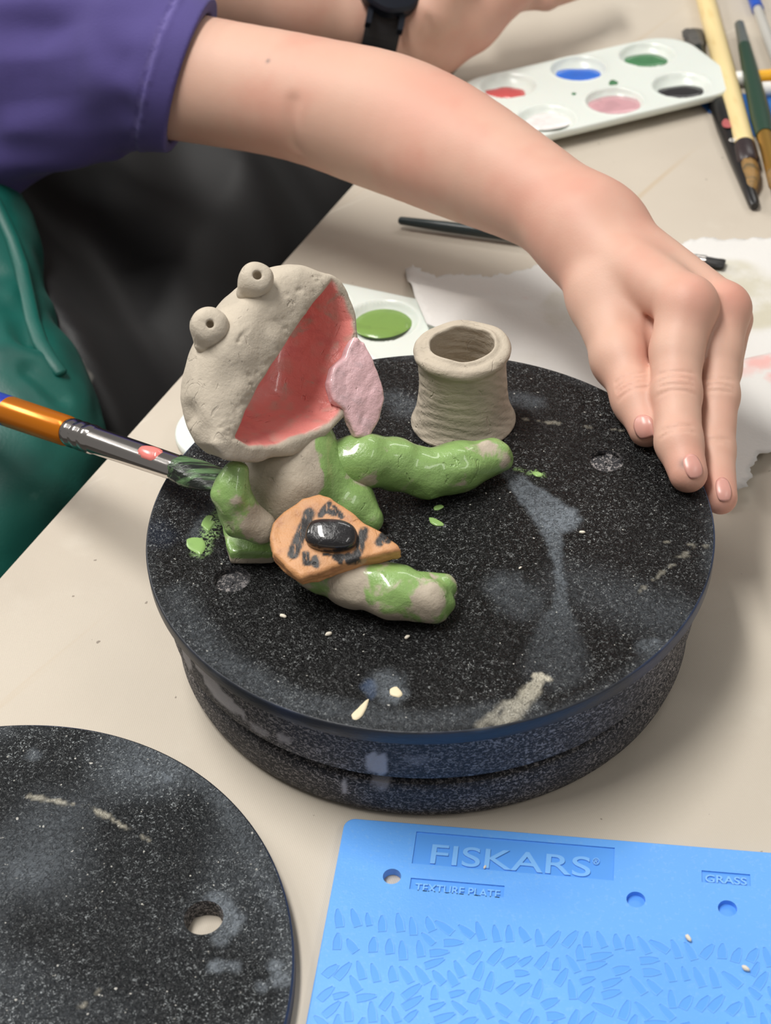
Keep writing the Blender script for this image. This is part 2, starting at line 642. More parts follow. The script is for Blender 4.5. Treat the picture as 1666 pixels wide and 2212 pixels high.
MAT_HAIR_G = hair('paint_loaded_hair', (30, 34, 30), (96, 128, 86), 0.25)
MAT_HAIR_K = hair('black_hair', (22, 22, 24), (48, 46, 46))
MAT_HAIR_B = hair('brown_hair', (146, 112, 62), (98, 84, 56))
MAT_HAIR_GREY = hair('grey_hair', (88, 86, 82), (48, 46, 46))
MAT_PINKBLOB = simple('pink_paint', (232, 132, 124), 0.2)
MAT_CLEAR = simple('clear_acrylic', (188, 186, 180), 0.15)
MAT_WHITE = simple('white_plastic', (236, 234, 228), 0.35)
MAT_YELLOW = simple('yellow_plastic', (238, 176, 40), 0.35)
MAT_TAN = simple('tan_plastic', (198, 160, 112), 0.4)
m = M('blue_sheet', lin(52, 110, 184), 0.6)
m.mix(lin(96, 148, 206), m.ramp(m.noise(60, 3), 0.55, 0.75, 0, 0.5))
MAT_BLUESHEET = m.done()
MAT_CRUMB = simple('dry_clay_crumb', (222, 214, 198), 0.8)
MAT_CREAM = simple('cream_slip', (222, 208, 176), 0.5)
MAT_GREENSMEAR = paint('green_wet_paint', (146, 182, 108), 0.25)
MAT_FLOOR = simple('dark_floor', (70, 66, 62), 0.6)

# ------------------------------------------------------------------ floor and table
FLOOR_Z = T - 0.74
fl = mesh_from('floor', [(-2.5, -2, FLOOR_Z), (2.5, -2, FLOOR_Z), (2.5, 3, FLOOR_Z), (-2.5, 3, FLOOR_Z)], [(0, 1, 2, 3)], False)
tag(link('floor', fl, MAT_FLOOR), kind='structure')

E0 = Z(0, 1245, T)[:2]
E1 = Z(760, 400, T)[:2]
e2 = unit(E1 - E0)                      # along the table's edge
p2 = np.array([e2[1], -e2[0]])          # into the table


def box_mesh(name, corners, z0, z1, bev):
    bm = bmesh.new()
    lo = [bm.verts.new((c[0], c[1], z0)) for c in corners]
    hi = [bm.verts.new((c[0], c[1], z1)) for c in corners]
    bm.faces.new(lo[::-1]); bm.faces.new(hi)
    k = len(corners)
    for i in range(k):
        bm.faces.new((lo[i], lo[(i + 1) % k], hi[(i + 1) % k], hi[i]))
    bmesh.ops.recalc_face_normals(bm, faces=bm.faces)
    if bev: bmesh.ops.bevel(bm, geom=list(bm.edges), offset=bev, segments=3, affect='EDGES', profile=0.6)
    me = bpy.data.meshes.new(name)
    bm.to_mesh(me); bm.free()
    return me


table = empty('table', (E0[0], E0[1], FLOOR_Z))
tag(table, 'beige canvas-covered work table carrying all the pottery tools', 'table')
cor = [E0 + e2 * s + p2 * t for s, t in ((-0.75, 0), (-0.75, 1.1), (1.15, 1.1), (1.15, 0))]
link('table_top', box_mesh('table_top', cor, T - 0.03, T, 0.002), MAT_TABLE, table)
for s, t in ((-0.68, 0.07), (-0.68, 1.03), (1.08, 1.03), (1.08, 0.07)):
    c = E0 + e2 * s + p2 * t
    q = [c + e2 * a * 0.025 + p2 * b * 0.025 for a, b in ((-1, -1), (-1, 1), (1, 1), (1, -1))]
    link('leg', box_mesh('leg', q, FLOOR_Z, T - 0.0305, 0.003), MAT_FLOOR, table)


# ------------------------------------------------------------------ flat plates with holes (triangulated)
def circ(c, r, n, a0=0.0):
    return [(c[0] + r * math.cos(a0 + 2 * math.pi * i / n), c[1] + r * math.sin(a0 + 2 * math.pi * i / n)) for i in range(n)]


def inpoly(Q, poly):
    return poly2(np.asarray(Q, float), poly) < 0


def fill(outer, holes, pts):
    """triangles of outer minus holes with inner points; outer first, then holes, then points in the vertex list"""
    vs = [Vector(p) for p in outer]
    es = [(i, (i + 1) % len(outer)) for i in range(len(outer))]
    for hlp in holes:
        o = len(vs)
        vs += [Vector(p) for p in hlp]
        es += [(o + i, o + (i + 1) % len(hlp)) for i in range(len(hlp))]
    vs += [Vector(p) for p in pts]
    V, _, Fc, _, _, _ = delaunay_2d_cdt(vs, es, [], 1, 1e-9)
    V = np.array([tuple(v) for v in V])
    Fc = np.array([f for f in Fc if len(f) == 3])
    c = V[Fc].mean(1)
    ok = np.ones(len(Fc), bool)
    for hlp in holes: ok &= ~inpoly(c, hlp)
    return V, Fc[ok]


def hexgrid(lo, hi, s):
    pts = []
    j = 0
    y = lo[1]
    while y < hi[1]:
        x = lo[0] + (s / 2 if j % 2 else 0)
        while x < hi[0]:
            pts.append((x, y)); x += s
        y += s * 0.866
        j += 1
    return np.array(pts)


def polyline_mask(X, pts, fall=0.4):
    """pts: list of (px, py, half width px, strength) on the plane z of X[:,2]; strokes with soft edges"""
    z = X[0, 2]
    out = np.zeros(len(X))
    sc = 0.65 / F
    Q = np.c_[X[:, :2], np.zeros(len(X))]
    for (a, b) in zip(pts[:-1], pts[1:]):
        A = Z(a[0], a[1], z); B = Z(b[0], b[1], z)
        A[2] = B[2] = 0
        v = B - A
        t = np.clip(((Q - A) @ v) / max(v @ v, 1e-12), 0, 1)
        d = np.linalg.norm(Q - A - t[:, None] * v, axis=1)
        r = (a[2] + (b[2] - a[2]) * t) * sc
        s = a[3] + (b[3] - a[3]) * t
        d = d + noise(X, 300, 3) * 0.0011 + noise(X, 900, 5) * 0.0005
        out = np.maximum(out, s * (1 - sstep(r * (1 - fall), r * (1 + fall), d)))
    return out


def disc(name, c, R, z0, z1, holes, hole_depth, top_mat, rim_mat, parent, masks, step=0.0013):
    """a round bat: top face with real pin holes, rounded rim, underside"""
    nO = 360
    Rt = R - 0.0007
    outer = circ(c, Rt, nO)
    hl = [circ(hc, hr, 40) for hc, hr in holes]
    pts = hexgrid(c - R, c + R, step)
    ok = np.hypot(*(pts - c).T) < Rt - step * 0.6
    for hc, hr in holes: ok &= np.hypot(*(pts - hc).T) > hr + step * 0.5
    V, Fc = fill(outer, hl, pts[ok])
    X = np.c_[V, np.full(len(V), z1)]
    # slight roundover at the hole lip
    me = mesh_from(name, X, Fc, True, masks(X))
    o = link(name, me, top_mat, parent)
    # rim
    prof = [(Rt, z1), (R - 0.0002, z1 - 0.0002), (R, z1 - 0.0008), (R, z0 + 0.0008), (R - 0.0005, z0), (R - 0.012, z0)]
    RV = []; RF = []
    for k, (r, z) in enumerate(prof):
        RV += [(x, y, z) for x, y in circ(c, r, nO)]
        if k:
            for i in range(nO):
                j = (i + 1) % nO
                RF.append(((k - 1) * nO + j, (k - 1) * nO + i, k * nO + i, k * nO + j))
    me = mesh_from('rim', RV, RF, True)
    fix_normals(me)
    link('rim', me, rim_mat, parent)
    for (hc, hr), dep in zip(holes, hole_depth):
        HV = []; HF = []
        rr = [(hr, z1), (hr * 0.985, z1 - 0.0006), (hr * 0.95, z1 - 0.0022), (hr * 0.96, z1 - dep)]
        if dep < (z1 - z0) * 0.98: rr += [(hr * 0.6, z1 - dep - 0.0002), (0.0004, z1 - dep + 0.0003)]
        for k, (r, z) in enumerate(rr):
            for i in range(40):
                a = 2 * math.pi * i / 40
                w = 1 + (0.03 * math.sin(5 * a + k) + 0.02 * math.sin(9 * a + 2 * k) if k > 1 else 0)
                HV.append((hc[0] + r * w * math.cos(a), hc[1] + r * w * math.sin(a), z + (0.0005 * math.sin(3 * a + 2 * k) if k > 3 else 0)))
            if k:
                for i in range(40):
                    j = (i + 1) % 40
                    HF.append(((k - 1) * 40 + i, (k - 1) * 40 + j, k * 40 + j, k * 40 + i))
        link('pin_hole', mesh_from('pin_hole', HV, HF, True), MAT_WHEEL, parent)
    return o


# ------------------------------------------------------------------ the turntable
R_BAT = 0.1162
wheel = empty('banding_wheel', (0, 0, T))
tag(wheel, 'black grooved turntable base under the disc carrying the clay frog', 'turntable')
prof = [(0.02, T), (0.1045, T), (0.1078, T + 0.0022), (0.1092, T + 0.007), (0.1092, T + 0.017), (0.1080, T + 0.0205), (0.1000, T + 0.0212),
        (0.0930, T + 0.0220)]
prof2 = [(0.0930, T + 0.0220), (0.0935, T + 0.0250), (0.1095, T + 0.0264), (0.1112, T + 0.0280), (0.1116, T + 0.034), (0.1118, -0.0095), (0.1105, -0.0070), (0.02, -0.0069)]


def lathe_part(name, prof, mat, parent, c=(0, 0), n=360, slip=None):
    fine = []
    for (r0, z0), (r1, z1) in zip(prof[:-1], prof[1:]):
        k = max(1, int(math.hypot(r1 - r0, z1 - z0) / 0.0022)) if r0 > 0.05 and r1 > 0.05 else 1
        for i in range(k): fine.append((r0 + (r1 - r0) * i / k, z0 + (z1 - z0) * i / k))
    fine.append(prof[-1])
    V = []; Fc = []
    for k, (r, z) in enumerate(fine):
        V += [(c[0] + x, c[1] + y, z) for x, y in circ((0, 0), r, n)]
        if k:
            for i in range(n):
                j = (i + 1) % n
                Fc.append(((k - 1) * n + i, (k - 1) * n + j, k * n + j, k * n + i))
    V = np.array(V)
    me = mesh_from(name, V, Fc, True, {'slip': slip(V)} if slip else None)
    fix_normals(me)
    return link(name, me, mat, parent)


def slip_mask(V):
    # splashes of slip dried on the side, each at its own angle round the wheel
    a = np.degrees(np.arctan2(V[:, 1], V[:, 0]))
    out = np.zeros(len(V))
    for (px, py, z, ra, rz, s) in ((815, 1650, -0.024, 2.6, 0.0075, 1.0), (820, 1690, -0.036, 2.4, 0.006, 0.8), (735, 1718, -0.045, 0.8, 0.004, 1.0),
                                   (425, 1460, -0.016, 6.0, 0.004, 0.8), (470, 1520, -0.022, 7.0, 0.005, 0.9), (600, 1610, -0.024, 2.0, 0.004, 0.7),
                                   (545, 1590, -0.026, 3.0, 0.003, 0.6), (900, 1640, -0.02, 3.0, 0.004, 0.3), (385, 1420, -0.02, 3.0, 0.010, 0.7)):
        p = Z(px, py, z)
        a0 = math.degrees(math.atan2(p[1], p[0]))
        da = (a - a0 + 180) % 360 - 180
        d = np.hypot(da / ra, (V[:, 2] - z) / rz) + 0.25 * noise(V, 400, 2)
        out = np.maximum(out, s * (1 - sstep(0.75, 1.05, d)))
    return out


lathe_part('wheel_base', prof, MAT_WHEEL, wheel, slip=slip_mask)
lathe_part('wheel_head', prof2, MAT_WHEEL, wheel, slip=slip_mask)

H1 = Z(501, 1251, 0)[:2]
H2 = Z(1310, 995, 0)[:2]
bat = empty('turning_disc', (0, 0, -0.0067))
tag(bat, 'large black textured round disc under the clay frog and pot', 'disc')


def bat_masks(X):
    r = np.hypot(X[:, 0], X[:, 1])
    hz = polyline_mask(X, [(1085, 1005, 10, .25), (1120, 1040, 22, .5), (1175, 1095, 40, .6), (1205, 1120, 46, .8)], .25)
    hz = np.maximum(hz, polyline_mask(X, [(1185, 1130, 26, .65), (1200, 1170, 14, .5), (1210, 1240, 11, .5), (1212, 1300, 14, .35), (1205, 1360, 40, .22), (1200, 1440, 60, .16)], .4))
    hz = np.maximum(hz, polyline_mask(X, [(1090, 1265, 40, .25), (1130, 1300, 50, .2)], .5))
    hz = np.maximum(hz, polyline_mask(X, [(880, 880, 40, .25), (850, 860, 30, .22)], .7))
    hz = np.maximum(hz, polyline_mask(X, [(1150, 870, 26, .3), (1110, 860, 26, .3)], .7))
    hz = np.maximum(hz, polyline_mask(X, [(1240, 1260, 60, .14), (1440, 1330, 60, .2)], .8))
    hz = np.maximum(hz, polyline_mask(X, [(380, 1290, 34, .16), (460, 1420, 34, .22), (640, 1520, 26, .24), (900, 1560, 26, .2), (1150, 1530, 26, .18)], .8))
    hz = np.maximum(hz, polyline_mask(X, [(835, 1480, 36, .4), (850, 1500, 26, .5)], .5))
    hz = np.maximum(hz, polyline_mask(X, [(1405, 1400, 22, .4), (1420, 1385, 12, .45)], .7))
    hz = np.maximum(hz, polyline_mask(X, [(420, 1160, 16, .25), (480, 1090, 26, .35)], .6))
    hz = np.maximum(hz, 0.20 * sstep(0.109, 0.1165, r) * (0.6 + 0.6 * noise(X, 60, 4)))
    sc = np.zeros(len(X))
    for a, b in (((1120, 905), (1390, 935)), ((1380, 1280), (1500, 1180)), ((1440, 1170), (1530, 1180)), ((1440, 1210), (1500, 1195))):
        sc = np.maximum(sc, polyline_mask(X, [(a[0], a[1], 1.6, .4), (b[0], b[1], 1.6, .3)], .6))
    cr = polyline_mask(X, [(1170, 1464, 10, .85), (1148, 1492, 17, .6), (1104, 1540, 18, .5), (1085, 1560, 15, .4)], .3)
    cr = np.maximum(cr, polyline_mask(X, [(1090, 1520, 8, .4), (1040, 1568, 10, .35)], .6))
    cr = np.maximum(cr, polyline_mask(X, [(1160, 1462, 6, .9), (1180, 1468, 6, .9)], .4))
    cr = np.maximum(cr, polyline_mask(X, [(968, 1275, 10, .5), (962, 1310, 8, .3)], .6))
    cr = np.maximum(cr, 0.8 * sc)
    bl = polyline_mask(X, [(330, 1145, 30, .10), (350, 1160, 30, .10)], .8)
    bl = np.maximum(bl, polyline_mask(X, [(795, 1480, 14, .35), (805, 1500, 8, .3)], .5))
    gr = polyline_mask(X, [(492, 1082, 16, .9), (462, 1130, 20, .9), (434, 1192, 16, .8)], .35)
    gr = np.maximum(gr, polyline_mask(X, [(1105, 1012, 6, .8), (1172, 1026, 7, .9)], .5))
    return {'haze': np.clip(hz, 0, 1), 'cream': np.clip(cr, 0, 1), 'blue': np.clip(bl, 0, 1), 'green': gr}


disc('disc_top', np.zeros(2), R_BAT, -0.0067, 0.0, [(H1, 0.0074), (H2, 0.0074)], [0.0030, 0.0022], MAT_DISC, MAT_RIM, bat, bat_masks)


def smear(name, pxs, z, mat, parent, h=0.0006, seed=1):
    """a drop or smear of paint with its own thickness, outline given by points on the disc"""
    P = np.array([Z(x, y, z)[:2] for x, y in pxs])
    n = len(P)
    R2 = []
    for i in range(n):
        a, b = P[i], P[(i + 1) % n]
        for t in (0, 0.33, 0.66): R2.append(a + (b - a) * t)
    R2 = np.array(R2)
    R2 = (np.roll(R2, 1, 0) + R2 * 2 + np.roll(R2, -1, 0)) / 4
    c = R2.mean(0)
    V = []; Fc = []
    k = len(R2)
    rng = random.Random(seed)
    for s, zz in ((1.0, 0.0), (0.93, 0.6), (0.7, 0.9), (0.4, 1.0)):
        for i in range(k):
            w = 1 + rng.uniform(-.04, .04)
            q = c + (R2[i] - c) * s * w
            V.append((q[0], q[1], z + 0.00005 + h * zz))
    V.append((c[0], c[1], z + h))
    for r in range(3):
        for i in range(k):
            j = (i + 1) % k
            Fc.append((r * k + i, r * k + j, (r + 1) * k + j, (r + 1) * k + i))
    for i in range(k): Fc.append((3 * k + i, 3 * k + (i + 1) % k, 4 * k))
    me = mesh_from(name, V, Fc, True)
    fix_normals(me)
    return link(name, me, mat, parent)


for i, (pts, mt, lb) in enumerate((
        ([(402, 1165), (420, 1160), (438, 1163), (446, 1178), (436, 1200), (418, 1192), (404, 1182)], MAT_GREENSMEAR, 'light green paint drop'),
        ([(432, 1136), (446, 1112), (462, 1114), (455, 1128), (468, 1125), (450, 1150), (440, 1140)], MAT_GREENSMEAR, 'light green paint smear'),
        ([(926, 1118), (936, 1118), (958, 1130), (960, 1136), (942, 1137), (930, 1130)], MAT_GREENSMEAR, 'light green paint smear'),
        ([(936, 1095), (950, 1090), (962, 1094), (950, 1102), (938, 1103)], MAT_GREENSMEAR, 'light green paint smear'),
        ([(1148, 1022), (1160, 1019), (1172, 1023), (1172, 1030), (1158, 1031)], MAT_GREENSMEAR, 'light green paint smear'),
        ([(798, 1508), (792, 1530), (780, 1552), (765, 1556), (757, 1546), (772, 1532), (788, 1516)], MAT_CREAM, 'cream slip drip'),
        ([(842, 1488), (858, 1482), (872, 1500), (862, 1508), (842, 1502)], MAT_CREAM, 'cream slip blob'))):
    s = smear('paint_smear', pts, 0.0, mt, bat, 0.0005, i)
    s['label'] = lb

# the second disc, lower left
Z2 = -0.0505
pp = np.array([Z(x, y, Z2)[:2] for x, y in ((0, 1567), (119, 1566), (238, 1588), (357, 1625), (475, 1706), (555, 1797), (610, 1908), (634, 2015), (634, 2095))])
A = np.c_[2 * pp, np.ones(len(pp))]
sol = np.linalg.lstsq(A, (pp ** 2).sum(1), rcond=None)[0]
C2 = sol[:2]
R2 = math.sqrt(sol[2] + C2 @ C2)
H3 = Z(440, 1982, Z2)[:2]
bat2 = empty('turning_disc', (C2[0], C2[1], T))
tag(bat2, 'empty black round disc with a clear through hole, lower left corner', 'disc')


def bat2_masks(X):
    hz = polyline_mask(X, [(470, 1950, 26, .7), (500, 1990, 24, .7), (480, 2020, 20, .5)], .5)
    for x, y, r, s in ((465, 2088, 14, .7), (500, 2085, 10, .5), (592, 2090, 14, .7), (605, 2112, 18, .7), (560, 2134, 9, .6), (310, 1660, 18, .5), (355, 1672, 22, .6), (70, 1630, 14, .35)):
        hz = np.maximum(hz, polyline_mask(X, [(x, y, r, s), (x + 6, y + 2, r, s)], .5))
    hz = np.maximum(hz, polyline_mask(X, [(300, 1590, 24, .3), (480, 1720, 24, .3), (600, 1960, 24, .3)], .9))
    hz = np.maximum(hz, np.clip(0.16 + 0.45 * noise(X, 26, 8) + 0.2 * noise(X, 70, 9), 0, 0.42))
    sc = polyline_mask(X, [(60, 1720, 2.5, .5), (200, 1745, 3, .6), (330, 1820, 2, .4)], .6)
    sc = np.maximum(sc, polyline_mask(X, [(180, 2170, 4, .5), (215, 2140, 2, .3)], .6))
    return {'haze': hz, 'cream': sc, 'blue': np.zeros(len(X))}


disc('disc_top', C2, R2, T + 0.0002, Z2, [(H3, 0.0072)], [Z2 - T - 0.0003], MAT_DISC2, MAT_RIM, bat2, bat2_masks, 0.0014)

# ------------------------------------------------------------------ texture plate
PZ = T + 0.0040
pA = Z(748, 1768, PZ)[:2]
pL = Z(672, 2205, PZ)[:2]
pB = Z(1666, 1843, PZ)[:2]
px2 = unit(pB - pA)
py2 = np.array([px2[1], -px2[0]])        # towards the viewer
if py2 @ (pL - pA) < 0: py2 = -py2


def PL(u, v):                            # plate coordinates in metres from its top left corner
    return pA + px2 * u + py2 * v


def to_plate(px, py, z=PZ):
    q = Z(px, py, z)[:2] - pA
    return np.array([q @ px2, q @ py2])


plate = empty('texture_plate', (*PL(0.09, 0.06), T))
tag(plate, 'bright blue plastic texture plate embossed with grass blades, at the table front', 'texture plate')
PW, PH, rc = 0.205, 0.150, 0.0042
out = []
for cu_, cv_, a0 in ((rc, rc, 180), (PW - rc, rc, 270), (PW - rc, PH - rc, 0), (rc, PH - rc, 90)):
    for i in range(9):
        a = math.radians(a0 + 90 * i / 8)
        out.append((cu_ + rc * math.cos(a), cv_ + rc * math.sin(a)))
holes_uv = [(to_plate(847, 1893), 0.0034, None), (to_plate(1374, 1943), 0.0034, 0.0022), (to_plate(1572, 1962), 0.0034, 0.0022)]


def rect_uv(x0, y0, x1, y1):
    a = to_plate(x0, y0); b = to_plate(x1, y1)
    return [(a[0], a[1]), (b[0], a[1]), (b[0], b[1]), (a[0], b[1])]


panels = [rect_uv(900, 1796, 1326, 1902), rect_uv(888, 1896, 1088, 1938), rect_uv(1516, 1880, 1622, 1914)]
panels[0] = [(a, b) for a, b in panels[0]]
loops = [(circ(c, r, 36), d) for c, r, d in holes_uv] + [(p, 0.0006) for p in panels]
V, Fc = fill(out, [l for l, _ in loops], [])
PV = [(*PL(u, v), PZ) for u, v in V]
PF = [tuple(f) for f in Fc]


DARK = []


def skirt(loop, z0, z1, floor):
    o = len(PV)
    for u, v in loop: PV.append((*PL(u, v), z0))
    for u, v in loop: PV.append((*PL(u, v), z1))
    n = len(loop)
    for i in range(n):
        j = (i + 1) % n
        PF.append((o + i, o + j, o + n + j, o + n + i))
    if floor:
        DARK.append(len(PF))
        PF.append(tuple(o + n + i for i in range(n)))


for l, d in loops: skirt(l, PZ, T + 0.0002 if d is None else PZ - d, d is not None)
rings = [(0.0, 0.0)]
ins2 = [(min(max(u, 0.00), PW), v) for u, v in out]
skirt(out, PZ, PZ - 0.0002, False)
me = mesh_from('plate_body', PV, PF, False)
for i in DARK: me.polygons[i].material_index = 1
bm = bmesh.new(); bm.from_mesh(me)
bmesh.ops.remove_doubles(bm, verts=bm.verts, dist=1e-6)
bm.to_mesh(me); bm.free()
# outer wall with a soft top edge
WV = []; WF = []
c_ = np.array([PW / 2, PH / 2])
for k, (dr, z) in enumerate(((0.0, PZ), (0.0003, PZ - 0.0002), (0.0005, PZ - 0.0007), (0.0005, T + 0.0005), (0.0, T + 0.0001))):
    for u, v in out:
        d = np.array([u, v]) - c_
        g = np.sign(d) * dr
        WV.append((*PL(u + g[0], v + g[1]), z))
    if k:
        n = len(out)
        for i in range(n):
            j = (i + 1) % n
            WF.append(((k - 1) * n + i, (k - 1) * n + j, k * n + j, k * n + i))
fix_normals(me)
link('plate_body', me, MAT_PLATE, plate)
me.materials.append(MAT_POCKET)
me = mesh_from('plate_edge', WV, WF, True)
fix_normals(me)
link('plate_edge', me, MAT_PLATE, plate)


def plate_text(txt, uv, size, width, name):
    cu = bpy.data.curves.new('lettering', 'FONT')
    cu.body = txt
    cu.size = size
    cu.extrude = 0.00022
    cu.bevel_depth = 0.00008
    cu.align_x = 'LEFT'
    o = bpy.data.objects.new('lettering_curve', cu)
    COL.objects.link(o)
    dg = bpy.context.evaluated_depsgraph_get()
    me = bpy.data.meshes.new_from_object(o.evaluated_get(dg))
    bpy.data.objects.remove(o)
    bpy.data.curves.remove(cu)
    co = np.zeros(len(me.vertices) * 3)
    me.vertices.foreach_get('co', co)
    co = co.reshape(-1, 3)
    co[:, 0] = (co[:, 0] - co[:, 0].min()) * width / (co[:, 0].max() - co[:, 0].min())
    out = np.array([(*PL(uv[0] + x, uv[1] - y), PZ - 0.0006 + 0.00030 + z) for x, y, z in co])
    me.vertices.foreach_set('co', out.ravel())
    me.update()
    t = link(name, me, MAT_RIDGE, plate)
    t['label'] = 'embossed lettering'


a = to_plate(930, 1856); b = to_plate(1276, 1880)
plate_text('FISKARS', (a[0], (a[1] + b[1]) / 2 + 0.0022), 0.0125, b[0] - a[0], 'lettering')
plate_text('\u00ae', (b[0] + 0.0006, a[1] - 0.004), 0.004, 0.0026, 'lettering')
a = to_plate(896, 1922); b = to_plate(1080, 1936)
plate_text('TEXTURE PLATE', (a[0], (a[1] + b[1]) / 2 + 0.0005), 0.0048, b[0] - a[0], 'lettering')
a = to_plate(1524, 1906); b = to_plate(1614, 1912)
plate_text('GRASS', (a[0], (a[1] + b[1]) / 2 - 0.0002), 0.0046, b[0] - a[0], 'lettering')


def blade_mesh(L, wd, bend, name):
    """one embossed grass blade: a raised rim round a shallow pocket"""
    left = []; right = []
    for i in range(6):
        t = i / 5
        w = wd * (0.62 + 0.38 * math.sin(math.pi * min(1, 0.3 + 0.6 * t))) * (1 - 0.6 * max(0, (t - 0.5) / 0.5) ** 1.4)
        cx = bend * t * t
        left.append((cx - w, (t - 0.5) * L)); right.append((cx + w, (t - 0.5) * L))
    loop = np.array(left + right[::-1])
    c = loop.mean(0)
    n = len(loop)
    V = []; Fc = []
    for s, z in ((1.0, 0.0), (0.95, 0.00026), (0.91, 0.00025), (0.86, 0.00003)):
        for p in loop:
            q = c + (p - c) * np.array([1 - (1 - s) * 1.6, 1 - (1 - s) * .7])
            V.append((q[0], q[1], z))
    for k in range(3):
        for i in range(n):
            j = (i + 1) % n
            Fc.append((k * n + j, k * n + i, (k + 1) * n + i, (k + 1) * n + j))
    Fc.append(tuple(3 * n + i for i in range(n))[::-1])
    me = mesh_from(name, V, Fc, False)
    fix_normals(me)
    me.materials.append(MAT_RIDGE); me.materials.append(MAT_POCKET)
    me.polygons[len(me.polygons) - 1].material_index = 1
    return me


blades = [blade_mesh(0.0072 * a, 0.00170 * b, c, 'grass_blade') for a, b, c in ((1, 1, 0.0004), (1.1, 0.95, -0.0006), (0.9, 1.1, 0.0008), (1.15, 1.05, 0.0))]
rng = random.Random(3)
spots = []
v = to_plate(760, 1985)[1]
row = 0
nb = 0
taken = []
while nb < 300 and v < PH - 0.004:
    u = 0.0045 + (0.0030 if row % 2 else 0)
    while u < PW - 0.004:
        uu = u + rng.uniform(-.0007, .0007); vv = v + rng.uniform(-.0008, .0008)
        w = Vector((*PL(uu, vv), PZ))
        vp = np.array(w) - CAM
        dep = vp @ cf
        sx, sy = W / 2 + F * (vp @ CR) / dep, H / 2 - F * (vp @ CU) / dep
        if sx < 1720 and sy < 2250 and nb < 300:
            for tr in range(9):
                ang = rng.choice((15, -20, 32, -38, 62, 5, -70, 24, -28, 10, 48, -55)) + rng.uniform(-12, 12)
                a_ = math.radians(ang)
                k_ = 1.0 if tr < 5 else .8
                seg = [np.array([uu + math.sin(a_) * q_ * k_, vv + math.cos(a_) * q_ * k_]) for q_ in (-.0030, -.0015, 0, .0015, .0030)]
                if all(np.linalg.norm(a1 - b1) > .0031 for a1 in seg for b1 in taken): break
            else:
                u += 0.0030
                continue
            taken += seg
            o = bpy.data.objects.new('grass_blade', blades[rng.randrange(4)])
            COL.objects.link(o)
            o.parent = plate
            o.matrix_parent_inverse = Matrix.Translation(-plate.location)
            o.location = w + Vector((0, 0, 0.00001))
            o.scale = (k_, k_, 1)
            o.rotation_euler = (0, 0, math.atan2(px2[1], px2[0]) + a_)
            nb += 1
        u += 0.0053
    v += 0.0052
    row += 1


# ------------------------------------------------------------------ palettes
def palette(name, org, ux, uy, LX, LY, wells, wr, z, label):
    """white moulded paint tray; org centre, ux/uy unit axes, wells in tray coordinates"""
    root = empty(name, (org[0], org[1], T))
    tag(root, label, 'paint palette')
    NA, NR = 260, 70
    rcorner = 0.026

    def edge(a):
        dx, dy = math.cos(a), math.sin(a)
        lo, hi = 0.0, LX + LY
        for _ in range(40):
            md = (lo + hi) / 2
            qx, qy = abs(dx * md) - (LX / 2 - rcorner), abs(dy * md) - (LY / 2 - rcorner)
            s = math.hypot(max(qx, 0), max(qy, 0)) + min(max(qx, qy), 0) - rcorner
            if s < 0: lo = md
            else: hi = md
        return lo
    V = []; Fc = []
    rows = [(s, 0.0) for s in np.linspace(0.004, 1, NR)] + [(1.012, -0.0006), (1.016, -0.0020), (1.016, -0.0045)]
    for k, (s, dz) in enumerate(rows):
        for i in range(NA):
            a = 2 * math.pi * i / NA
            r = edge(a) * s
            x, y = r * math.cos(a), r * math.sin(a)
            zz = z + dz
            if dz == 0:
                for wx, wy in wells:
                    d = math.hypot(x - wx, y - wy) / wr
                    if d < 1.12:
                        t = max(0.0, 1 - d * d)
                        zz -= 0.0092 * (t ** 0.7) if d < 1 else 0
                        if 0.9 < d: zz += 0.0004 * math.sin((d - 0.9) / 0.22 * math.pi)
            V.append((org[0] + ux[0] * x + uy[0] * y, org[1] + ux[1] * x + uy[1] * y, zz))
        if k:
            for i in range(NA):
                j = (i + 1) % NA
                Fc.append(((k - 1) * NA + i, (k - 1) * NA + j, k * NA + j, k * NA + i))
    Fc.append(tuple(range(NA)))
    me = mesh_from('tray', V, Fc, True)
    o = link('tray', me, MAT_PALETTE, root)
    md = o.modifiers.new('thickness', 'SOLIDIFY')
    md.thickness = 0.0009
    md.offset = 1 if (np.cross(ux, uy) < 0) else -1
    fix_normals(me)
    md.offset = -1
    return root


def pool(px, py, rx, ry, z, mat, parent, label, seed, wob=0.12):
    c = Z(px, py, z)
    sx = np.linalg.norm(c - CAM) / F
    V = []; Fc = []
    n = 40
    rng = np.random.RandomState(seed)
    ph = rng.rand(4) * 6.28
    for k, (s, dz) in enumerate(((1.0, -0.0006), (0.96, 0.0), (0.6, 0.00025), (0.25, 0.0003))):
        for i in range(n):
            a = 2 * math.pi * i / n
            w = 1 + wob * (0.5 * math.sin(2 * a + ph[0]) + 0.35 * math.sin(3 * a + ph[1]) + 0.25 * math.sin(5 * a + ph[2]))
            V.append((c[0] + s * w * rx * sx * math.cos(a), c[1] + s * w * ry * sx / 0.66 * math.sin(a), z + dz))
        if k:
            for i in range(n):
                j = (i + 1) % n
                Fc.append(((k - 1) * n + i, (k - 1) * n + j, k * n + j, k * n + i))
    Fc.append(tuple(3 * n + i for i in range(n)))
    o = link('paint', mesh_from('paint', V, Fc, True), mat, parent)
    o['label'] = label
    return o


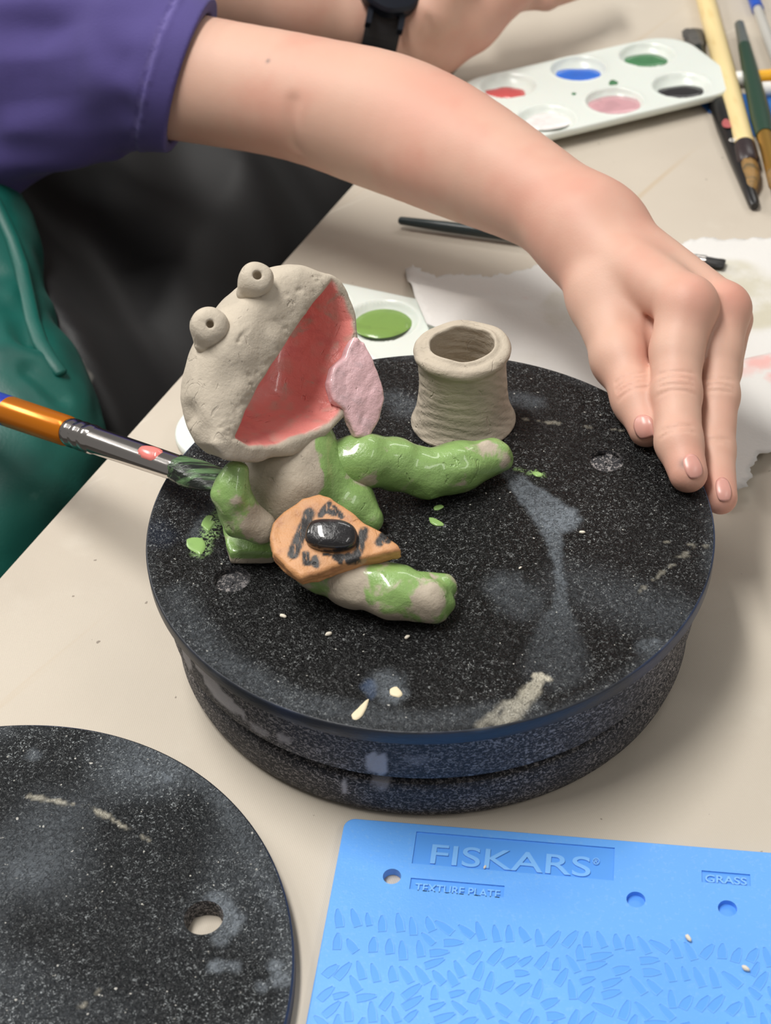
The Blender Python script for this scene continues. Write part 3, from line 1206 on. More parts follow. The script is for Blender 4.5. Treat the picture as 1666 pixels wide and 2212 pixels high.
ZP = T + 0.0125
wc = {k: Z(x, y, ZP)[:2] for k, (x, y) in dict(red=(1098, 184), blue=(1250, 148), green=(1398, 118), white=(1180, 256), pink=(1328, 218), black=(1472, 184)).items()}
ux = unit((wc['green'] - wc['red']) + (wc['black'] - wc['white']))
uy = np.array([-ux[1], ux[0]])
org = sum(wc.values()) / 6
wells1 = [((w - org) @ ux, (w - org) @ uy) for w in wc.values()]
sx_ = (np.mean([wells1[2][0], wells1[5][0]]) - np.mean([wells1[0][0], wells1[3][0]])) / 2
sy_ = abs(np.mean([w[1] for w in wells1[:3]]) - np.mean([w[1] for w in wells1[3:]]))
pal = palette('paint_palette', org, ux, uy, 0.172, 0.092, wells1, 0.0185, ZP, 'white six-well paint tray with red, blue, green, pink and black paint')
zq = ZP - 0.0044
pool(1092, 200, 42, 18, zq, paint('red_paint', (206, 92, 92)), pal, 'coral red paint', 1, .3)
pool(1250, 162, 49, 22, zq, paint('blue_paint', (44, 110, 214)), pal, 'bright blue paint', 2, .15)
pool(1395, 130, 46, 20, zq, paint('green_paint', (74, 128, 86)), pal, 'dark green paint', 3, .1)
pool(1326, 227, 60, 28, zq + .0016, paint('pink_paint_pool', (208, 160, 166)), pal, 'dusty pink paint', 4, .05)
pool(1472, 198, 48, 20, zq, paint('black_paint_pool', (46, 44, 46)), pal, 'black paint', 5, .1)
pool(1184, 261, 50, 23, zq + .0008, paint('white_paint_pool', (236, 230, 228)), pal, 'white paint', 6, .08)
for px, py, r in ((1325, 178, 11), (1240, 202, 5)):
    pool(px, py, r, r * .6, ZP + .0004, bpy.data.materials['green_paint'], pal, 'spilt green paint', px, .3)

F2 = Z(745, 613, ZP)[:2]
ux2, uy2 = p2, e2
org2 = F2 + p2 * 0.0225 - e2 * 0.081
w0 = Z(826, 692, ZP)[:2] - org2
wy = w0 @ e2
wells2 = [(w0 @ p2 + a, b) for a in (0, -0.040) for b in (wy, wy - 0.050, wy - 0.100)]
pal2 = palette('paint_palette', org2, ux2, uy2, 0.094, 0.162, wells2, 0.0195, ZP, 'white paint tray holding a light green paint pool, tucked behind the frog')
pool(826, 692, 66, 42, ZP - 0.004, paint('light_green_paint', (126, 158, 84)), pal2, 'light green paint pool', 9, .04)


# ------------------------------------------------------------------ paper towels
def towel(name, outline, zfun, label, damp, pink, seed, step=0.0035):
    P = np.array([Z(x, y, T)[:2] for x, y, _ in outline])
    jag = [j for _, _, j in outline]
    rng = np.random.RandomState(seed)
    ring = []
    n = len(P)
    for i in range(n):
        a, b = P[i], P[(i + 1) % n]
        L = np.linalg.norm(b - a)
        k = max(1, int(L / 0.0016)) if jag[i] else max(1, int(L / step))
        nrm = np.array([b[1] - a[1], a[0] - b[0]]) / L
        for t in range(k):
            q = a + (b - a) * t / k
            if jag[i] and t: q = q + nrm * rng.normal(0, 0.0006) + nrm * 0.0009 * math.sin(t * 0.9 + i)
            ring.append(q)
    ring = np.array(ring)
    pts = hexgrid(ring.min(0), ring.max(0), step)
    pts = pts[poly2(pts, ring) < -step * 0.5]
    V, Fc = fill([tuple(r) for r in ring], [], [tuple(p) for p in pts])
    c = V[Fc].mean(1)
    Fc = Fc[inpoly(c, ring)]
    X = np.c_[V, np.zeros(len(V))]
    X[:, 2] = zfun(X)
    root = mesh_from(name, X, Fc, True, {'damp': damp(X), 'pink': pink(X)})
    o = link(name, root, MAT_TOWEL)
    md = o.modifiers.new('thickness', 'SOLIDIFY')
    md.thickness = 0.0004
    md.offset = 1
    tag(o, label, 'paper towel')
    return o


def blob(X, lst):
    out = np.zeros(len(X))
    for px, py, rx, ry, s in lst:
        c = Z(px, py, T)
        k = np.linalg.norm(c - CAM) / F
        d = np.hypot((X[:, 0] - c[0]) / (rx * k), (X[:, 1] - c[1]) / (ry * k / 0.66)) + 0.3 * noise(np.c_[X[:, :2], np.zeros(len(X))], 60, 3)
        out = np.maximum(out, s * (1 - sstep(0.8, 1.1, d)))
    return out


def zA(X):
    q = X[:, :2] - org2
    ax = np.abs(q @ p2) - 0.047
    ay = np.abs(q @ e2) - 0.081
    d = np.maximum(ax, ay)
    lift = 0.0162 * (1 - sstep(0.0, 0.035, d))
    return T + 0.0008 + lift + 0.0010 * (noise(np.c_[X[:, :2], X[:, 0] * 0], 30, 5) + 1)


towel('paper_towel', [(876, 588, 1), (892, 578, 1), (908, 592, 1), (930, 598, 1), (944, 606, 1), (962, 598, 1), (1000, 596, 1), (1050, 602, 1), (1105, 598, 1), (1150, 584, 1), (1190, 572, 0),
                      (1240, 560, 0), (1400, 545, 0), (1462, 536, 1), (1520, 520, 1), (1570, 524, 1), (1625, 518, 1), (1740, 522, 0), (1740, 800, 0), (1560, 900, 0), (1400, 900, 0),
                      (1180, 808, 0), (1000, 790, 0), (924, 760, 0), (898, 700, 0), (884, 640, 0)],
      zA, 'damp white paper towel lying under the wrist behind the disc',
      lambda X: blob(X, [(1600, 660, 130, 95, .8), (1480, 640, 60, 60, .5), (1215, 690, 40, 55, .35), (1120, 780, 60, 12, .1)]), lambda X: blob(X, [(1130, 650, 10, 4, .2)]), 4)
towel('paper_towel', [(1400, 860, 0), (1480, 850, 0), (1590, 798, 0), (1666, 782, 0), (1760, 770, 0), (1760, 960, 1), (1690, 985, 1), (1655, 1004, 1), (1632, 1012, 1), (1618, 1044, 1), (1608, 1072, 1), (1590, 1088, 1), (1570, 1078, 0),
                      (1520, 1000, 0)],
      lambda X: T + 0.0038 + 0.0011 * (noise(np.c_[X[:, :2], X[:, 0] * 0], 40, 9) + 1) + 0.0018 * (noise(np.c_[X[:, :2], X[:, 0] * 0], 14, 2) + 1),
      'white torn paper towel with a pink stain, right of the fingertips',
      lambda X: np.zeros(len(X)), lambda X: blob(X, [(1650, 802, 40, 20, .9), (1610, 822, 34, 10, .5), (1666, 835, 16, 18, .7)]), 12)


# ------------------------------------------------------------------ brushes and sticks
def tube(name, stations, mat, parent, flat=None, n=24, wob=0.0, seed=0):
    """round body through stations (point, radius); flat=(axis, factor list) squeezes it"""
    rng = np.random.RandomState(seed)
    P = [np.asarray(s[0], float) for s in stations]
    R = [s[1] for s in stations]
    V = []; Fc = []
    for k in range(len(P)):
        t = unit(P[min(k + 1, len(P) - 1)] - P[max(k - 1, 0)])
        s = unit(np.cross(t, (0, 0, 1)))
        u = np.cross(s, t)
        fs = flat[k] if flat else (1, 1)
        for i in range(n):
            a = 2 * math.pi * i / n
            w = 1 + wob * rng.normal()
            V.append(P[k] + s * math.cos(a) * R[k] * fs[0] * w + u * math.sin(a) * R[k] * fs[1] * w)
        if k:
            for i in range(n):
                j = (i + 1) % n
                Fc.append(((k - 1) * n + i, (k - 1) * n + j, k * n + j, k * n + i))
    Fc.append(tuple(range(n)))
    Fc.append(tuple((len(P) - 1) * n + i for i in range(n)))
    me = mesh_from(name, V, Fc, True)
    fix_normals(me)
    me.set_sharp_from_angle(angle=math.radians(50))
    return link(name, me, mat, parent)


def along(A, B, lst):
    A = np.asarray(A); B = np.asarray(B)
    return [(A + (B - A) * t, r) for t, r in lst]


# foreground brush: tip on the frog's side, handle leaving the frame
BT = Z(487, 1046, 0.023)
BE = Z(-200, 815, -0.040)
Lb = np.linalg.norm(BE - BT)


def fb(px, py):
    """fraction along the brush whose picture lies nearest the pixel"""
    ts = np.linspace(0, 1, 800)
    X = BT + (BE - BT) * ts[:, None]
    v = X - CAM
    sx = W / 2 + F * (v @ CR) / (v @ cf); sy = H / 2 - F * (v @ CU) / (v @ cf)
    return ts[np.argmin((sx - px) ** 2 + (sy - py) ** 2)]


br = empty('paint_brush', BT)
tag(br, 'large brush with copper band and steel ferrule painting the frog from the left', 'paint brush')
t1, t2, t3, t4 = fb(388, 1010), fb(205, 958), fb(148, 944), fb(22, 895)
tube('bristles', along(BT, BE, [(-0.012, .0022), (0.01, .0060), (t1 * .35, .0078), (t1 * .7, .0074), (t1 * 1.02, .0058)]), MAT_HAIR_G, br,
     flat=[(1.0, .25), (1.0, .3), (1.0, .5), (1, .7), (1, .9)], wob=.05)
fr = [(t1, .0059), (t1 + .01, .0062), (t2 - .002, .0061)]
for i in range(3):
    a = t2 + (t3 - t2) * i / 3
    b = t2 + (t3 - t2) * (i + 1) / 3
    fr += [(a + .0005, .0062), ((a + b) / 2 - .004, .0067), ((a + b) / 2 + .004, .0067), (b - .0005, .0062)]
tube('ferrule', along(BT, BE, fr), MAT_STEEL, br, flat=[(1.0, .78), (1.0, .8)] + [(1, 1)] * (len(fr) - 2), n=40)
tube('handle', along(BT, BE, [(t4, .0074), (t4 + .1, .0076), (1, .006)]), MAT_BLUEH, br, n=32)['label'] = 'blue lacquered handle'
tube('handle_band', along(BT, BE, [(t3, .0063), (t3 + .01, .0070), (t4 + .0005, .00745)]), MAT_ORANGE, br, n=32)['label'] = 'copper orange band'
# pink paint caught on the ferrule
dirb = unit(BE - BT)
upb = unit(np.array([0, -0.35, 0.94]) - dirb * np.dot(dirb, [0, -0.35, 0.94]))
sdb = np.cross(dirb, upb)
pc = BT + (BE - BT) * fb(338, 984)
PVs = []; PFs = []
for i in range(13):
    for j in range(9):
        u_, v_ = i / 12 * 2 - 1, j / 8 * 2 - 1
        g = max(0.0, 1 - (abs(u_) ** 2.2 + abs(v_ * (1.15 - .3 * u_)) ** 2))
        a = v_ * 0.75
        r = 0.0058 + 0.0009 * g ** 0.5 if g > 0 else 0.0050
        PVs.append(pc - dirb * u_ * 0.0068 + (upb * math.cos(a) + sdb * math.sin(a)) * r)
for i in range(12):
    for j in range(8): PFs.append((i * 9 + j, i * 9 + j + 1, i * 9 + j + 10, i * 9 + j + 9))
me = mesh_from('paint_smear', PVs, PFs)
link('paint_smear', me, MAT_PINKBLOB, br)['label'] = 'pink paint'

# thin dark brush lying behind the forearm
A0 = Z(862, 476, T + .0050); B0 = Z(1566, 571, T + .0052)
b1 = empty('paint_brush', A0)
tag(b1, 'slim dark teal brush with silver ferrule lying under the forearm', 'paint brush')
tube('handle', along(A0, B0, [(0, .0016), (.006, .0024), (.15, .0032), (.5, .0036), (.78, .0028)]), MAT_TEAL, b1)
tube('ferrule', along(A0, B0, [(.78, .0030), (.82, .0031), (.945, .0036)]), MAT_STEEL, b1)
tube('bristles', along(A0, B0, [(.942, .0033), (.97, .0040), (.993, .0044), (1.0, .0040)]), MAT_HAIR_K, b1, flat=[(1, .9), (1, .6), (1, .45), (1, .35)], wob=.06)

# bamboo brush
A0 = Z(1492, -130, T + .0068); B0 = Z(1634, 418, T + .0068)
b2 = empty('paint_brush', B0)
tag(b2, 'thick pale bamboo brush with dark collar, top right of the table', 'paint brush')
kb = .0068
tube('handle', along(A0, B0, [(0, kb * .9), (.3, kb), (.6, kb * 1.02), (.855, kb * 1.0)]), MAT_BAMBOO, b2)
tube('collar', along(A0, B0, [(.85, kb * .97), (.862, kb * 1.06), (.905, kb * 1.02), (.912, kb * .8)]), MAT_COLLAR, b2)
bp = [(A0 + (B0 - A0) * t, r) for t, r in ((.905, .0049), (.93, .0056), (.955, .0050), (.978, .0036), (1.0, .0010))]
bp = [(p + np.array([-.0018 * max(0, i - 2), 0, -.0008 * i]), r) for i, (p, r) in enumerate(bp)]
tube('bristles', bp, MAT_HAIR_B, b2, wob=.06)

# black brush beside it
A0 = Z(1496, 66, T + .0042); B0 = Z(1631, 446, T + .0035)
b3 = empty('paint_brush', B0)
tag(b3, 'black brush with frayed grey bristles, left of the bamboo brush', 'paint brush')
tube('bristles', along(A0, B0, [(0.0, .0062), (.04, .0066), (.09, .0054), (.125, .0036)]), MAT_HAIR_GREY, b3, flat=[(1, .3), (1, .5), (1, .7), (1, 1)], wob=.12)
tube('ferrule', along(A0, B0, [(.12, .0036), (.25, .0040), (.40, .0046)]), simple('black_ferrule', (26, 34, 32), .35), b3)
tube('handle', along(A0, B0, [(.40, .0050), (.48, .0064), (.6, .0066), (.75, .0056), (.9, .0042), (.985, .0034), (1, .0022)]), MAT_BLACKH, b3)
s = Z(1572, 266, T + .0108)
PV2 = circ((0, 0), 1, 20)
pb = mesh_from('paint_smear', [(s[0] + x * .0032, s[1] + y * .0060, s[2] - .0012 * (x * x)) for x, y in PV2] + [(s[0], s[1], s[2] + .0004)], [(i, (i + 1) % 20, 20) for i in range(20)])
o = link('paint_smear', pb, simple('dull_red_paint', (176, 92, 92), .4), b3)
o['label'] = 'dull red paint spot'
cu = bpy.data.curves.new('lettering', 'FONT'); cu.body = 'ok'; cu.size = .0075; cu.extrude = .0001
to = bpy.data.objects.new('lettering_curve', cu); COL.objects.link(to)
me = bpy.data.meshes.new_from_object(to.evaluated_get(bpy.context.evaluated_depsgraph_get()))
bpy.data.objects.remove(to)
lp = Z(1576, 306, T + .0112)
co = np.zeros(len(me.vertices) * 3); me.vertices.foreach_get('co', co); co = co.reshape(-1, 3)
co = np.stack([lp[0] + co[:, 0], lp[1] + co[:, 1] * 1.1, lp[2] + co[:, 2]], 1)
me.vertices.foreach_set('co', co.ravel()); me.update()
link('lettering', me, MAT_WHITE, b3)['label'] = 'small white lettering'

# dark green brush
A0 = Z(1597, 50, T + .0085); B0 = Z(1682, 420, T + .0120)
b4 = empty('paint_brush', B0)
tag(b4, 'dark green handled brush with dull silver end, right of the bamboo brush', 'paint brush')
tube('handle_tip', along(A0, B0, [(0, .0018), (.01, .0034), (.16, .0043)]), simple('dull_silver', (128, 136, 134), .35, Metallic=.6), b4)
tube('handle', along(A0, B0, [(.16, .0044), (.4, .0058), (.6, .0066), (.70, .0056)]), MAT_GREENH, b4)
tube('ferrule', along(A0, B0, [(.70, .0050), (.73, .0048), (.9, .0046)]), MAT_GOLD, b4)
tube('bristles', along(A0, B0, [(.9, .0046), (.95, .0045), (1, .001)]), MAT_HAIR_B, b4)

# blue and clear brush in the corner
A0 = Z(1590, -110, T + .0050); B0 = Z(1690, 165, T + .0045)
b5 = empty('paint_brush', A0)
tag(b5, 'clear handled brush with bright blue sleeve in the far right corner', 'paint brush')
f5 = .51
tube('sleeve', along(A0, B0, [(0, .0042), (f5, .0044)]), simple('bright_blue', (36, 84, 186), .35), b5)
tube('handle', along(A0, B0, [(f5, .0034), (.7, .0038), (1, .0036)]), MAT_CLEAR, b5)

# markers
A0 = Z(1588, 171, T + .0052); B0 = Z(1760, 158, T + .0052)
k1 = empty('marker', A0)
tag(k1, 'yellow marker with white cap, behind the dark green brush', 'marker')
tube('cap', along(A0, B0, [(0, .0044), (.01, .0050), (.185, .0050)]), MAT_WHITE, k1)
tube('barrel', along(A0, B0, [(.185, .0048), (1, .0048)]), MAT_YELLOW, k1)
A0 = Z(1637, 194, T + .0050); B0 = Z(1760, 186, T + .0050)
k2 = empty('marker', A0)
tag(k2, 'white and tan marker lying just below the yellow one', 'marker')
tube('cap', along(A0, B0, [(0, .0046), (.015, .0050), (.22, .0050)]), MAT_WHITE, k2)
tube('barrel', along(A0, B0, [(.22, .0048), (1, .0048)]), MAT_TAN, k2)

pts = [Z(x, y, T)[:2] for x, y in ((1512, 226), (1530, 244), (1548, 252), (1648, 306), (1740, 300), (1740, 214), (1612, 206), (1560, 205))]
o = link('plastic_sheet', box_mesh('plastic_sheet', pts[::-1], T + .0002, T + .0012, 0.0003), MAT_BLUESHEET)
tag(o, 'flat bright blue sheet under the bamboo and green brushes', 'sheet')

# ------------------------------------------------------------------ clay pot
pc = (Z(887, 905, 0)[:2] + Z(1113, 905, 0)[:2]) / 2
pc = pc + np.array([0.0, -0.001])
pp_ = [(0.0005, .0030), (.0120, .0028), (.0146, .0034), (.0152, .0080), (.0148, .022), (.0140, .034), (.0134, .0405), (.0138, .0416), (.0146, .0414), (.0160, .0405), (.0180, .0406), (.0196, .0400), (.0206, .0385), (.0203, .0365),
       (.0190, .0345), (.0186, .0300), (.0186, .0240), (.0190, .0170), (.0199, .0110), (.0208, .0062), (.0222, .0025), (.0228, .0010), (.0226, .0002), (.0005, .0002)]
PVs = []; PFs = []
fine = []
for (r0, z0), (r1, z1) in zip(pp_[:-1], pp_[1:]):
    k = max(1, int(math.hypot(r1 - r0, z1 - z0) / 0.0008))
    fine += [(r0 + (r1 - r0) * i / k, z0 + (z1 - z0) * i / k) for i in range(k)]
fine.append(pp_[-1])
NA = 180
for k, (r, z) in enumerate(fine):
    for i in range(NA):
        a = 2 * math.pi * i / NA
        PVs.append((math.cos(a), math.sin(a), r, z))
PVs = np.array(PVs)
ang = np.arctan2(PVs[:, 1], PVs[:, 0])
tw = np.stack([PVs[:, 0] * 1.0, PVs[:, 1] * 1.0, PVs[:, 3] * 60], 1)
rr = PVs[:, 2] + sstep(.004, .014, PVs[:, 2]) * (.0004 * np.sin(2 * ang + 1) + .0002 * np.sin(3 * ang + 2.1) + .0003 * noise(tw, 1.6, 2) + .00008 * noise(np.stack([PVs[:, 0] * 1.2, PVs[:, 1] * 1.2, PVs[:, 3] * 520 + 5 * np.sin(ang)], 1), 1.0, 6))
zz = PVs[:, 3] + sstep(.026, .038, PVs[:, 3]) * (.0006 * np.sin(2 * ang + .6) + .0002 * np.sin(5 * ang) + .0005 * noise(tw, 2.2, 7))
X = np.stack([pc[0] + PVs[:, 0] * rr, pc[1] + PVs[:, 1] * rr, np.maximum(zz, 0.0002)], 1)
for k in range(1, len(fine)):
    for i in range(NA):
        j = (i + 1) % NA
        PFs.append(((k - 1) * NA + i, (k - 1) * NA + j, k * NA + j, k * NA + i))
pk = Z(953, 800, .034)
pink = 1 - sstep(.0012, .0026, np.linalg.norm((X - pk) * [1, 1, .6], axis=1) + .0008 * noise(X, 700, 3))
me = mesh_from('clay_pot', X, PFs, True, {'pink': pink})
fix_normals(me)
tag(link('clay_pot', me, MAT_POT), 'small unpainted grey clay pot with flared rim, standing behind the frog on the disc', 'pot')

# ------------------------------------------------------------------ the clay frog
frog = empty('frog_figurine', tuple(Z(600, 1170, 0)))
tag(frog, 'open-mouthed grey and green clay frog holding an orange banjo', 'figurine')
A = Z(505, 948, .060)
Bf = Z(724, 603, .087)
fa = unit(Bf - A)
fn_ = np.array([.75, -.45, .45])
fn_ = unit(fn_ - fa * (fn_ @ fa))
fbv = np.cross(fn_, fa)
if fbv[2] < 0: fbv = -fbv
Mc = (A + Bf) / 2
Lm = np.linalg.norm(Bf - A)


def mq(px, py):                          # picture point on the mouth plane, in (fa, -fbv) coordinates
    q = on_plane(px, py, Mc, fn_) - Mc
    return np.array([q @ fa, -(q @ fbv)])


mouth = np.array([mq(*p) for p in ((720, 606), (668, 664), (610, 752), (560, 832), (530, 890), (506, 946), (540, 962), (600, 960), (660, 938), (715, 912), (740, 880), (752, 800), (764, 740), (764, 690), (744, 640))])
outer = np.array([mq(*p) for p in ((722, 588), (690, 600), (600, 700), (540, 790), (500, 870), (462, 960), (490, 1000), (560, 1006), (640, 990), (705, 950), (752, 905), (778, 830), (784, 740), (776, 680), (762, 630), (744, 598))])
HC = Mc - fn_ * .0120 + fbv * .0020
AX = np.stack([fa, fbv, fn_])


def head_outer(P):
    d = ell(P, HC - fa * .002, AX, (Lm * .5 + .0030, .0255, .0250))
    # lower jaw shelf and lips: the outer mouth outline swept back from the mouth plane
    q = P - Mc
    Q = np.stack([q @ fa, -(q @ fbv)], 1)
    h = q @ fn_
    lip = poly2(Q, outer) + np.clip(-h, 0, 1) * .44 + .0018
    lip = smax(lip, np.abs(h + .017) - .0175, .004) - .0016
    d = smin(d, lip, .008)
    d = smax(d, h - .0014, .006)
    return d + .0006 * noise(P, 70, 1) + .00025 * noise(P, 220, 2)


def cavity(P):
    q = P - Mc
    Q = np.stack([q @ fa, -(q @ fbv)], 1)
    h = q @ fn_
    d = poly2(Q, mouth) + np.clip(-h, 0, 1) * .40
    return smax(d, -(h + .0285), .010) + .0004 * noise(P, 160, 3)


dimple = D(402, 900, .0)


def head_sdf(P):
    d = head_outer(P)
    d = smax(d, -cavity(P), .0022)
    # finger dents in the cheek
    for c, r, dp in dents: d = d + dp * np.exp(-(np.linalg.norm(P - c, axis=1) / r) ** 2)
    for a, b, w, dp in cracks: d = d + dp * np.exp(-(segdist(P, a, b) / w) ** 2)
    return d


def hit(px, py, fn, t0=.5, t1=.75):
    r = ray(px, py)
    ts = np.linspace(t0, t1, 500)
    v = fn(CAM + ts[:, None] * r)
    i = np.argmax(v < 0)
    if v[i] >= 0: i = np.argmin(v)
    return CAM + ts[i] * r


dents = []; cracks = []
dents = [(hit(470, 830, head_outer), .010, .0024), (hit(410, 892, head_outer), .0040, .0030), (hit(560, 690, head_outer), .010, .0010), (hit(430, 945, head_outer), .006, -.0008),
         (hit(620, 640, head_outer), .008, .0006), (hit(590, 735, head_outer), .0045, -.0010), (hit(655, 655, head_outer), .0045, -.0010), (hit(525, 840, head_outer), .0050, -.0012), (hit(500, 760, head_outer), .009, -.0010)]
for x0, y0, x1, y1 in ((404, 870, 412, 905), (412, 905, 404, 912), (520, 728, 537, 712), (512, 740, 516, 736), (566, 697, 600, 692), (600, 697, 606, 700), (618, 636, 624, 636), (642, 628, 650, 626), (586, 662, 594, 660), (474, 850, 490, 850)):
    cracks.append((hit(x0, y0, head_outer), hit(x1, y1, head_outer), .0007, .0010))
rr = random.Random(5)
for i in range(70):                       # crumbly torn clay along the upper lip and the mouth corner
    t = rr.random() ** .8
    x = 700 + (490 - 700) * t + rr.uniform(-30, 10); y = 600 + (950 - 600) * t + rr.uniform(-20, 12)
    p = hit(x, y, head_outer); q = hit(x + rr.uniform(4, 12), y + rr.uniform(-4, 4), head_outer)
    cracks.append((p, q, .0005, .0006))
lo = np.min([A, Bf, HC], axis=0) - .05
hi = np.max([A, Bf, HC], axis=0) + .05
V, Q = surface(head_sdf, lo, hi, .00085)
cav = cavity(V)
qv = V - Mc
pink = (1 - sstep(-.0001, .0016, cav + .0007 * noise(V, 300, 4))) * (1 - sstep(-.0016, -.0001, qv @ fn_ + .0008 * noise(V, 260, 8)))
head = link('head', quad_mesh('head', V, Q, {'pink': pink}), MAT_HEAD, frog)
head['label'] = 'unpainted grey clay head with pink mouth'
# tongue
tp = hit(742, 828, head_sdf)
tn = unit(fn_ * .55 + (-cf) * .6 + np.array([.25, 0, .1]))
tq0 = on_plane(745, 830, tp, tn) + tn * .0006
tx = unit(np.cross((0, 1, 0), tn)); ty = np.cross(tn, tx)


def tq(px, py):
    q = on_plane(px, py, tq0, tn) - tq0
    return np.array([q @ tx, q @ ty])


tong = np.array([tq(*p) for p in ((760, 726), (742, 770), (716, 795), (706, 826), (718, 868), (742, 888), (756, 918), (768, 944), (786, 950), (800, 944), (822, 904), (831, 862), (824, 826), (806, 786), (784, 740))])


def tongue_sdf(P):
    q = P - tq0
    u_ = q @ tx
    bend = 4.0 * np.clip(u_ - .002, 0, 1) ** 2
    P2 = P + bend[:, None] * tn
    d = slab(P2, tq0, tx, ty, tn, tong, -.0035, .0020, .0017)
    return d + .0004 * noise(P, 200, 7) + .00025 * noise(P @ np.stack([tx, ty, tn]).T * [1, .35, 1], 500, 3)


V, Q = surface(tongue_sdf, tq0 - .03, tq0 + .03, .0006)
tipd = np.linalg.norm(V - on_plane(782, 950, tq0, tn), axis=1)
link('tongue', quad_mesh('tongue', V, Q, {'bare': .8 * (1 - sstep(.0015, .0035, tipd + .001 * noise(V, 300, 2)))}), MAT_TONGUE, head)['label'] = 'wet pale pink tongue'
# eyes
for (ex, ey, r, lx, ly, bx, by) in ((553, 604, .0063, 563, 588, 527, 634), (452, 706, .0071, 462, 700, 441, 744)):
    base = hit(bx, by, head_outer)
    dep = (hit(ex + 3, ey + 22, head_outer) - CAM) @ cf
    ec = D(ex, ey, dep - .002)
    look = unit(unit(D(lx, ly, dep - .012) - ec) + 0.15 * fbv)
    pit = ec + look * r * .96

    def eye_sdf(P, ec=ec, r=r, look=look, pit=pit, base=base):
        d = smin(np.linalg.norm(P - ec, axis=1) - r * .96, cap(P, ec, base, r * .93, r * .50), .003)
        d = smin(d, cap(P, ec, ec - look * r * 1.2, r * .90, r * .8), .002)
        d = smax(d, (P - ec) @ look - r * .86, .0022)
        d = smax(d, -(cap(P, pit - look * .004, pit + look * .004, .0017)), .0008)
        for k in range(3):
            an = k * 2.1 + ex
            s1 = unit(np.cross(look, (0, 0, 1))); s2 = np.cross(look, s1)
            d = d + .0005 * np.exp(-(segdist(P, pit, pit + (s1 * math.cos(an) + s2 * math.sin(an)) * .004) / .0005) ** 2)
        return d + .0003 * noise(P, 220, 5)
    V, Q = surface(eye_sdf, ec - .016, ec + .016, .0005)
    link('eye', quad_mesh('eye', V, Q), MAT_CLAY, head)

# torso
n0 = Z(612, 1010, .046); b0 = Z(618, 1150, .010)


def torso_sdf(P):
    d = cap(P, np.array([-.0515, .012, .0290]), np.array([-.0545, .004, .020]), .0160, .0185)
    d = smin(d, cap(P, np.array([-.0555, .004, .022]), np.array([-.0560, .002, .008]), .0185, .0195), .006)
    d = smin(d, cap(P, Z(700, 1035, .0185), Z(745, 1095, .010), .0105, .0100), .006)
    d = smin(d, cap(P, Z(770, 1085, .010), Z(798, 1120, .006), .0085, .0060), .006)
    d = smax(d, -(cavity(P) - .0030), .001)
    d = smax(d, -(P[:, 2] - .0003), .002)
    return d + .0008 * noise(P, 60, 11) + .0004 * noise(P, 160, 12)


V, Q = surface(torso_sdf, Z(612, 1080, .03) - .05, Z(660, 1080, .03) + .05, .0009)
vp = V - CAM
g = sstep(-.004, .008, (V - Z(668, 1050, .03)) @ np.array([1, .15, -.1]) + .003 * noise(V, 90, 5))
g = np.maximum(g, sstep(.004, .010, -(V - Z(545, 1080, .03)) @ np.array([1, .0, .0]) + .002 * noise(V, 90, 6)))
link('torso', quad_mesh('torso', V, Q, {'green': g * .62 - .02}), MAT_GREEN, frog)['label'] = 'clay torso, bare at the front and green at the sides'


def limb(name, pts, rs, k, label, amp=.0007, toes=None, bare=None, base=.52):
    P0 = [np.asarray(p) for p in pts]

    def f(P):
        d = chain(P, P0, rs, k)
        for t in (toes or []): d = smin(d, cap(P, t[0], t[1] + unit(t[1] - t[0]) * .0003, t[2]), .0012)
        d = smax(d, -(P[:, 2] - .0003), .0015)
        return d + amp * noise(P, 75, 21) + .0005 * noise(P, 190, 22)
    m_ = max(rs) + .008
    V, Q = surface(f, np.min(P0, 0) - m_, np.max(P0, 0) + m_, .0008)
    g = np.full(len(V), base)
    for c, r, s in (bare or []): g -= s * np.exp(-(np.linalg.norm(V - c, axis=1) / r) ** 2)
    o = link(name, quad_mesh(name, V, Q, {'green': g}), MAT_GREEN, frog)
    o['label'] = label
    return o


ft = Z(1072, 985, .0088)
limb('leg', [Z(690, 1008, .022), Z(790, 994, .022), Z(860, 1004, .016), Z(925, 1024, .0105), Z(990, 1010, .0098), Z(1062, 988, .0088)],
     [.0095, .0100, .0096, .0092, .0094, .0082], .006, 'glossy green far leg reaching towards the pot',
     toes=[(Z(1050, 970, .014), Z(1082, 975, .012), .0036), (Z(1060, 1000, .007), Z(1086, 995, .007), .0040), (Z(1068, 985, .010), Z(1088, 986, .009), .0034)],
     bare=[(Z(1052, 965, .016), .004, .5), (Z(800, 1040, .02), .004, .4), (Z(1080, 985, .012), .004, .3), (Z(970, 1050, .004), .008, .25)], base=.70)
limb('leg', [Z(690, 1225, .010), Z(770, 1255, .0105), Z(850, 1280, .0105), Z(925, 1292, .0095)], [.0100, .0096, .0094, .0088], .006, 'patchy green near leg stretched out under the banjo',
     toes=[(Z(915, 1262, .012), Z(958, 1268, .010), .0052), (Z(905, 1312, .007), Z(938, 1318, .006), .0058), (Z(930, 1290, .009), Z(955, 1300, .008), .0050)],
     bare=[(Z(915, 1300, .016), .005, .35), (Z(750, 1285, .012), .010, .35), (Z(860, 1335, .003), .008, .35)], base=.56)
limb('arm', [Z(512, 1020, .042), Z(500, 1070, .034), Z(520, 1120, .024), Z(566, 1140, .019)], [.0050, .0064, .0066, .0060], .006, 'wet olive green arm touched by the brush',
     bare=[(Z(566, 1130, .026), .007, .6)], base=.62)
# flat foot slab, left
fo = Z(536, 1180, 0.0)
foot_poly = np.array([Z(x, y, 0)[:2] - fo[:2] for x, y in ((492, 1148), (500, 1130), (600, 1130), (640, 1190), (590, 1222), (500, 1220), (492, 1200))])


